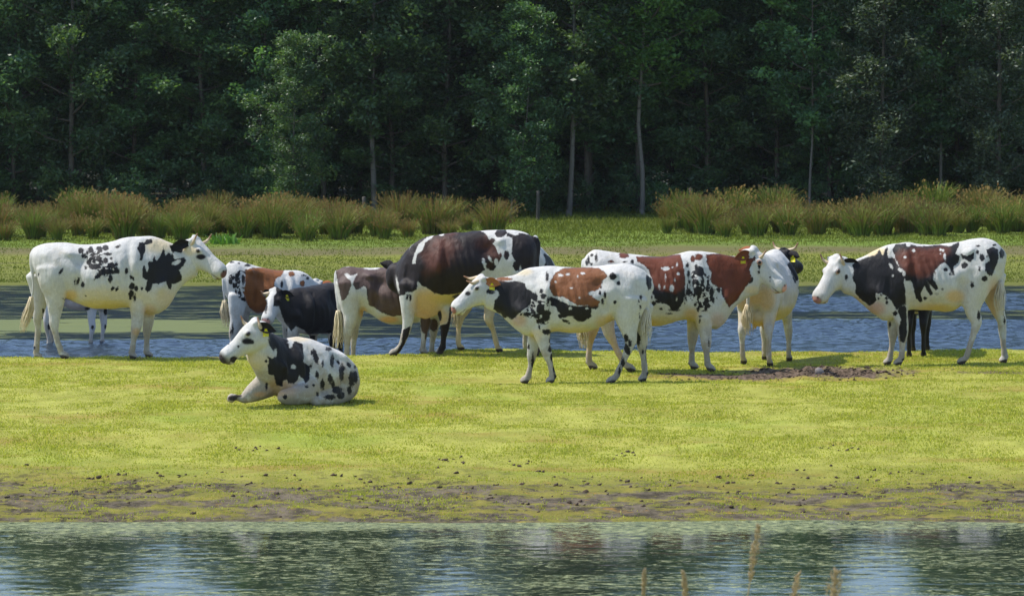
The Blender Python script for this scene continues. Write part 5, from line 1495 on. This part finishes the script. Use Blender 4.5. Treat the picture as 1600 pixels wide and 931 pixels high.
def cow_grey():
    c = Cow(K3, (622, dist(551, .28)), 3); c.face = 1
    c.ribs([(58, 330, 62, 400, .06), (70, 292, 80, 460, .13), (120, 271, 128, 500, .19), (180, 278, 184, 512, .22), (250, 282, 258, 545, .26), (330, 278, 330, 592, .29), (410, 274, 410, 598, .3), (490, 272, 490, 590, .29),
            (570, 265, 572, 575, .25), (640, 262, 642, 560, .21), (700, 270, 702, 520, .17), (760, 290, 770, 480, .13), (800, 300, 810, 460, .11)])
    c.head((830, 290), (960, 420), dy=0.05, ear_cols=((.08, .05, .04),) * 2, nose=(0.1, 0.06, 0.05))
    c.leg([(130, 360, .18), (135, 450, .145), (135, 540, .10), (122, 610, .066), (115, 680, .042), (113, 730, .042), (112, 768, .05)], -.13, -.14)
    c.leg([(175, 400, .13), (165, 510, .10), (155, 600, .062), (150, 680, .040), (150, 730, .042), (155, 768, .05)], .12, .12)
    c.leg([(560, 430, .13), (555, 530, .095), (552, 600, .064), (545, 670, .040), (540, 730, .043), (540, 765, .05)], -.12, -.13)
    c.leg([(615, 480, .11), (608, 560, .08), (600, 620, .06), (592, 690, .040), (590, 730, .043), (593, 762, .05)], .12, .13)
    c.tail([(62, 300, 0), (52, 350, -.04), (58, 430, -.08), (68, 500, -.10), (72, 550, -.10)], r0=.028, r1=.02, switch=[(66, 520, -.12), (72, 600, -.12), (70, 670, -.12), (56, 760, -.12)])
    c.k([(50, 290), (140, 262), (400, 262), (780, 260), (850, 480), (640, 520), (560, 540), (430, 545), (370, 552), (310, 532), (270, 502), (240, 492), (228, 450), (226, 400), (212, 380), (190, 398), (165, 404), (145, 370), (132, 400), (118, 440), (98, 465), (84, 462), (66, 380)], f='brown')
    c.k([(100, 318), (115, 310), (135, 325), (175, 312), (162, 335), (150, 362), (143, 388), (135, 352), (115, 337)], (250, 283, 40, 8), (115, 266, 25, 9), f='hole')
    c.k((555, 590, 30, 60), (600, 600, 24, 36), (565, 665, 14, 30), f='brown')
    c.tint(350, 570, 70, 26, TAN, .9); c.tint(205, 530, 30, 40, TAN, .7)
    c.bake('cow', coat_mat('coat_grey', (0.095, 0.060, 0.052), 0.03), 'dusky grey-brown and white cow whose front is hidden behind the largest cow', HERD)

def cow_roan():
    c = Cow(K2, (440, 44.5), 24, z0=0.0); c.face = 1
    c.ribs([(106, 165, 108, 240, .07), (116, 128, 124, 300, .14), (155, 100, 162, 350, .2), (210, 104, 218, 370, .23), (270, 122, 275, 392, .27), (340, 140, 345, 405, .3), (410, 150, 415, 412, .3), (470, 148, 475, 412, .27), (520, 150, 530, 425, .23),
            (560, 170, 570, 400, .19, .03), (592, 198, 600, 370, .15, .08), (615, 210, 620, 340, .12, .12)])
    c.head((622, 210), (628, 330), dy=.36, vp=.18, near_ear=(-.03, .17, .02), far_ear=(-.03, .17, .02), ear_cols=((0.5, 0.2, 0.06), (0.28, 0.09, 0.03)), nose=(.4, .2, .15))
    c.leg([(185, 290, .15), (180, 370, .12), (174, 440, .085), (158, 520, .058), (152, 580, .038), (152, 660, .04), (152, 690, .05)], -.13, -.14)
    c.leg([(205, 330, .15), (205, 430, .10), (190, 520, .056), (180, 590, .038), (178, 660, .04), (178, 690, .05)], .13, .13)
    c.leg([(470, 350, .13), (462, 440, .085), (457, 510, .058), (455, 590, .038), (455, 660, .04), (455, 690, .05)], -.13, -.14)
    c.leg([(520, 350, .13), (515, 440, .085), (512, 510, .058), (512, 590, .038), (512, 660, .04), (512, 690, .05)], .13, .14)
    c.tail([(106, 160, 0), (103, 220, -.02), (106, 290, -.02), (112, 340, -.02)], switch=[(110, 320, -.03), (112, 380, -.03), (122, 430, -.03), (124, 490, -.03)])
    c.k([(225, 150), (270, 138), (340, 135), (410, 140), (445, 150), (430, 182), (395, 202), (388, 235), (420, 262), (440, 272), (420, 332), (360, 382), (290, 392), (250, 362), (230, 322), (217, 280), (227, 220)], f='brown')
    c.k([(130, 185), (200, 150), (232, 160), (222, 260), (232, 330), (192, 310), (160, 250)], f='speck')
    c.k((150, 105, 14, 6), (190, 112, 8, 5), (240, 124, 18, 8), (145, 215, 12, 18), (180, 195, 12, 26), (215, 200, 10, 30), (175, 270, 8, 12), (430, 230, 8, 20), (555, 180, 12, 5), (265, 165, 22, 12), (575, 195, 10, 8))
    c.k((485, 172, 18, 14), (545, 225, 14, 18), f='brown'); c.k((460, 470, 6, 30), (470, 500, 5, 14), side='near'); c.k((155, 480, 5, 30), (145, 500, 4, 16))
    c.tint(180, 560, 40, 200, (.5, .48, .46), .5)
    c.bake('cow', coat_mat('coat_roan', (0.215, 0.075, 0.022), 0.015), 'white cow with orange-brown side, standing in the water behind the black calf', HERD)

def calf_black():
    c = Cow(K2, (500, 43.2), 38, z0=0.0); c.face = -1
    c.ribs([(800, 270, 800, 400, .08), (775, 238, 778, 480, .18), (710, 222, 715, 508, .24), (640, 231, 642, 508, .27), (570, 242, 570, 508, .27), (515, 250, 508, 500, .23), (470, 262, 460, 470, .18), (430, 270, 415, 425, .13), (405, 270, 390, 400, .11)], n=40)
    c.head((392, 262), (340, 428), dy=-0.24, near_ear=(-.02, .18, -.03), far_ear=(-.02, .16, -.02), horns=[('far', (315, 268), 0.0, '', (352, 276))], tags=('near', 'far'), ear_cols=(BLK, BLK), nose=(0.55, 0.27, 0.24), wide=1.05, eye_ring=BLK)
    c.leg([(500, 420, .11), (490, 500, .075), (488, 560, .05), (486, 620, .034), (486, 670, .036), (486, 690, .045)], -.10, -.11)
    c.leg([(600, 430, .12), (606, 510, .07), (608, 570, .05), (605, 630, .034), (603, 670, .036), (603, 690, .045)], .02, .08)
    c.leg([(730, 400, .15), (720, 490, .09), (712, 550, .055), (722, 620, .036), (725, 670, .036), (725, 690, .045)], -.12, -.13)
    c.leg([(770, 400, .13), (765, 490, .08), (755, 550, .05), (760, 620, .036), (760, 670, .036), (760, 690, .045)], .10, .12)
    c.k([(395, 200), (900, 200), (900, 520), (740, 505), (680, 505), (620, 510), (615, 545), (595, 530), (560, 490), (510, 465), (485, 490), (450, 450), (430, 400), (415, 355), (385, 352), (388, 300), (400, 275)])
    c.k((715, 570, 20, 70), (600, 560, 20, 50), (760, 560, 20, 70)); c.k((340, 350, 12, 40))
    c.k((640, 512, 50, 5), f='hole')
    c.bake('calf', coat_mat('coat_black_calf', (0.1, 0.05, 0.03), .02, (0.015, 0.013, 0.014)), 'black calf with a white face and two yellow ear tags', HERD)

TEMPLATE = [(-.87, 1.20, -.87, 1.05, .07), (-.82, 1.30, -.80, .88, .15), (-.70, 1.38, -.68, .74, .23), (-.50, 1.42, -.48, .66, .27), (-.30, 1.40, -.28, .60, .30), (-.05, 1.38, -.05, .56, .34), (.15, 1.38, .15, .55, .34), (.35, 1.41, .35, .56, .31),
            (.5, 1.43, .52, .54, .27), (.65, 1.40, .68, .54, .24), (.78, 1.34, .84, .62, .19), (.9, 1.30, .98, .78, .15), (1.0, 1.30, 1.06, .92, .12), (1.08, 1.33, 1.12, 1.02, .105)]
def tleg_f(u=.5, lean=0.0):
    return [(u, .95, .15), (u - .03, .75, .12), (u - .02, .60, .088), (u, .46, .068), (u + lean * .4, .38, .058), (u + lean * .7, .24, .040), (u + lean, .12, .045), (u + lean + .02, .03, .053)]
def tleg_h(u=-.62, lean=0.0):
    return [(u, 1.05, .22), (u + .02, .82, .18), (u + .03, .68, .12), (u - .03, .54, .08), (u - .08, .45, .062), (u - .06 + lean * .5, .30, .042), (u - .04 + lean, .12, .045), (u + lean, .03, .053)]

def cow_white_rear():
    c = Cow(None, (1199, dist(569, .27)), 74, metric=.95); c.face = 1
    c.ribs([(a, b, d, e if not (-.35 < a < .4) else e - .03, w * 1.0, 0, .22) for a, b, d, e, w in TEMPLATE])
    c.head((1.14, 1.40), (1.50, 1.16), dy=-.12, near_ear=(-.03, .2, -.02), far_ear=(-.03, .2, .0), tags=('near',), horns=[('near', 'c', (.02, -.21, .20)), ('far', 'c', (.02, .21, .20))], ear_cols=(BLK, BLK), nose=(.05, .03, .03))
    c.leg(tleg_h(-.62, -.02), -.13, -.15); c.leg(tleg_h(-.64, 0), .13, .17); c.leg(tleg_f(.5), -.13, -.17); c.leg(tleg_f(.5, .02), .12, .14)
    c.tail([(-.84, 1.27, 0), (-.93, 1.15, .03), (-.94, .9, .05), (-.93, .75, .06)], r0=.032, r1=.02, switch=[(-.93, .8, .06), (-.95, .65, .07), (-.93, .5, .06), (-.92, .36, .05)])
    # udder
    c.s.ball((-.48 * .97, 0, .60), (.17, .14, .13))
    for a, b in ((-.42, -.06), (-.42, .06), (-.54, -.06), (-.54, .06)): c.s.tube([(a, b, .52), (a, b, .44)], [.022, .016], k=8, n=6, lat=(0, 1, .01))
    c.k([(.70, 1.6), (.74, 1.38), (.80, 1.2), (.95, 1.0), (1.6, .9), (1.7, 1.6)]); c.k([(.0, 1.02), (.25, 1.22), (.6, 1.32), (.72, 1.30), (.6, 1.12), (.3, 1.0)], side='near')
    c.tint(-.2, .62, .6, .16, YEL, .8); c.tint(-.48, .55, .25, .2, AMBER, .7); c.tint(-.8, .8, .12, .3, AMBER, .5)
    c.bake('cow', coat_mat('coat_white_rear', (.1, .05, .03)), 'white cow seen from behind with a dark horned head, between two brown and white cows', HERD)

def cow_cream():
    c = Cow(None, (790, 40.6), 54, metric=.95); c.face = 1
    c.ribs(TEMPLATE[:-4] + [(.80, 1.33, .86, .70, .19), (.98, 1.18, 1.08, .75, .15), (1.12, 1.02, 1.26, .68, .12), (1.2, .90, 1.36, .62, .10)])
    c.head((1.26, .92), (1.56, .52), dy=0, ear_cols=(BLK, BLK), nose=(.3, .15, .12))
    c.leg(tleg_h(-.60, .12), -.12, -.22); c.leg(tleg_h(-.64, -.06), .12, .22); c.leg(tleg_f(.55, .05), -.12, -.13); c.leg(tleg_f(.62), .12, .12)
    c.tail([(-.84, 1.27, 0), (-.92, 1.15, .05), (-.93, .8, .08), (-.92, .6, .09)], r0=.03, r1=.02, switch=[(-.92, .62, .09), (-.94, .5, .10), (-.93, .4, .10), (-.92, .30, .10)])
    c.k([(.60, 1.22), (.75, 1.26), (.9, 1.2), (.95, 1.0), (.7, 1.0), (.5, 1.1)])
    c.tint(-.6, .3, .4, .5, CREAM, .8)
    c.bake('cow', coat_mat('coat_cream', (.1, .05, .03)), 'cream-legged white cow almost hidden behind the largest cow and the front cow', HERD)

def calf_dark():
    c = Cow(None, (1435, dist(556, .27)), 80, metric=.86); c.face = 1
    c.ribs(TEMPLATE, n=36)
    c.head((1.14, 1.38), (1.50, 1.12), dy=0, ear_cols=(BLK, BLK), nose=(.04, .03, .03))
    c.leg(tleg_h(-.62, -.02), -.10, -.09); c.leg(tleg_h(-.62, .02), .10, .09); c.leg(tleg_f(.5), -.10, -.09); c.leg(tleg_f(.5), .10, .09)
    c.k((-.3, .55, .06, .08), f='hole')
    c.bake('calf', coat_mat('coat_dark_calf', (.1, .05, .03), .02, (.013, .012, .013)), 'dark calf of which only black legs show beneath the rightmost cow', HERD, allblack=True)

def calf_grey():
    c = Cow(K1, (118, 46.0), 8, z0=0.0); c.face = 1
    c.ribs([(262, 380, 264, 420, .06), (272, 350, 280, 480, .12), (330, 330, 335, 520, .17), (400, 335, 400, 545, .21), (480, 340, 478, 560, .24), (560, 338, 556, 560, .23), (620, 330, 618, 560, .19), (670, 325, 668, 530, .14), (720, 300, 722, 450, .11), (750, 280, 760, 400, .09)], n=36)
    c.head((765, 270), (860, 330), dy=.15, ear_cols=((.6, .58, .56),) * 2, nose=(.3, .15, .12), size=.75)
    c.leg([(560, 460, .10), (556, 550, .075), (556, 620, .055), (560, 660, .048), (552, 700, .032), (550, 735, .034), (552, 770, .04)], -.08, -.09)
    c.leg([(620, 460, .10), (625, 550, .07), (628, 620, .052), (628, 660, .045), (622, 700, .032), (622, 735, .034), (622, 770, .04)], .08, .09)
    c.leg([(300, 440, .13), (300, 550, .08), (285, 620, .055), (290, 690, .034), (298, 735, .036), (300, 770, .04)], -.09, -.10)
    c.leg([(330, 440, .12), (325, 550, .08), (312, 620, .052), (310, 690, .034), (315, 735, .036), (318, 770, .04)], .09, .10)
    c.k((530, 552, 18, 10), (640, 570, 12, 26), (560, 665, 9, 14), (640, 660, 8, 14), (300, 660, 12, 20))
    c.tint(450, 520, 200, 60, (.42, .36, .35), .9); c.tint(590, 650, 90, 120, (.55, .54, .56), .8)
    c.bake('calf', coat_mat('coat_grey_calf', (.1, .05, .03)), 'pale calf wading in the water, seen under the belly of the white cow', HERD)
COWS = [cow_left, cow_lying, cow_front, cow_right, cow_centre_right, cow_big, cow_grey, cow_roan, calf_black, cow_white_rear, cow_cream, calf_dark, calf_grey]
for fn in COWS:
    fn()
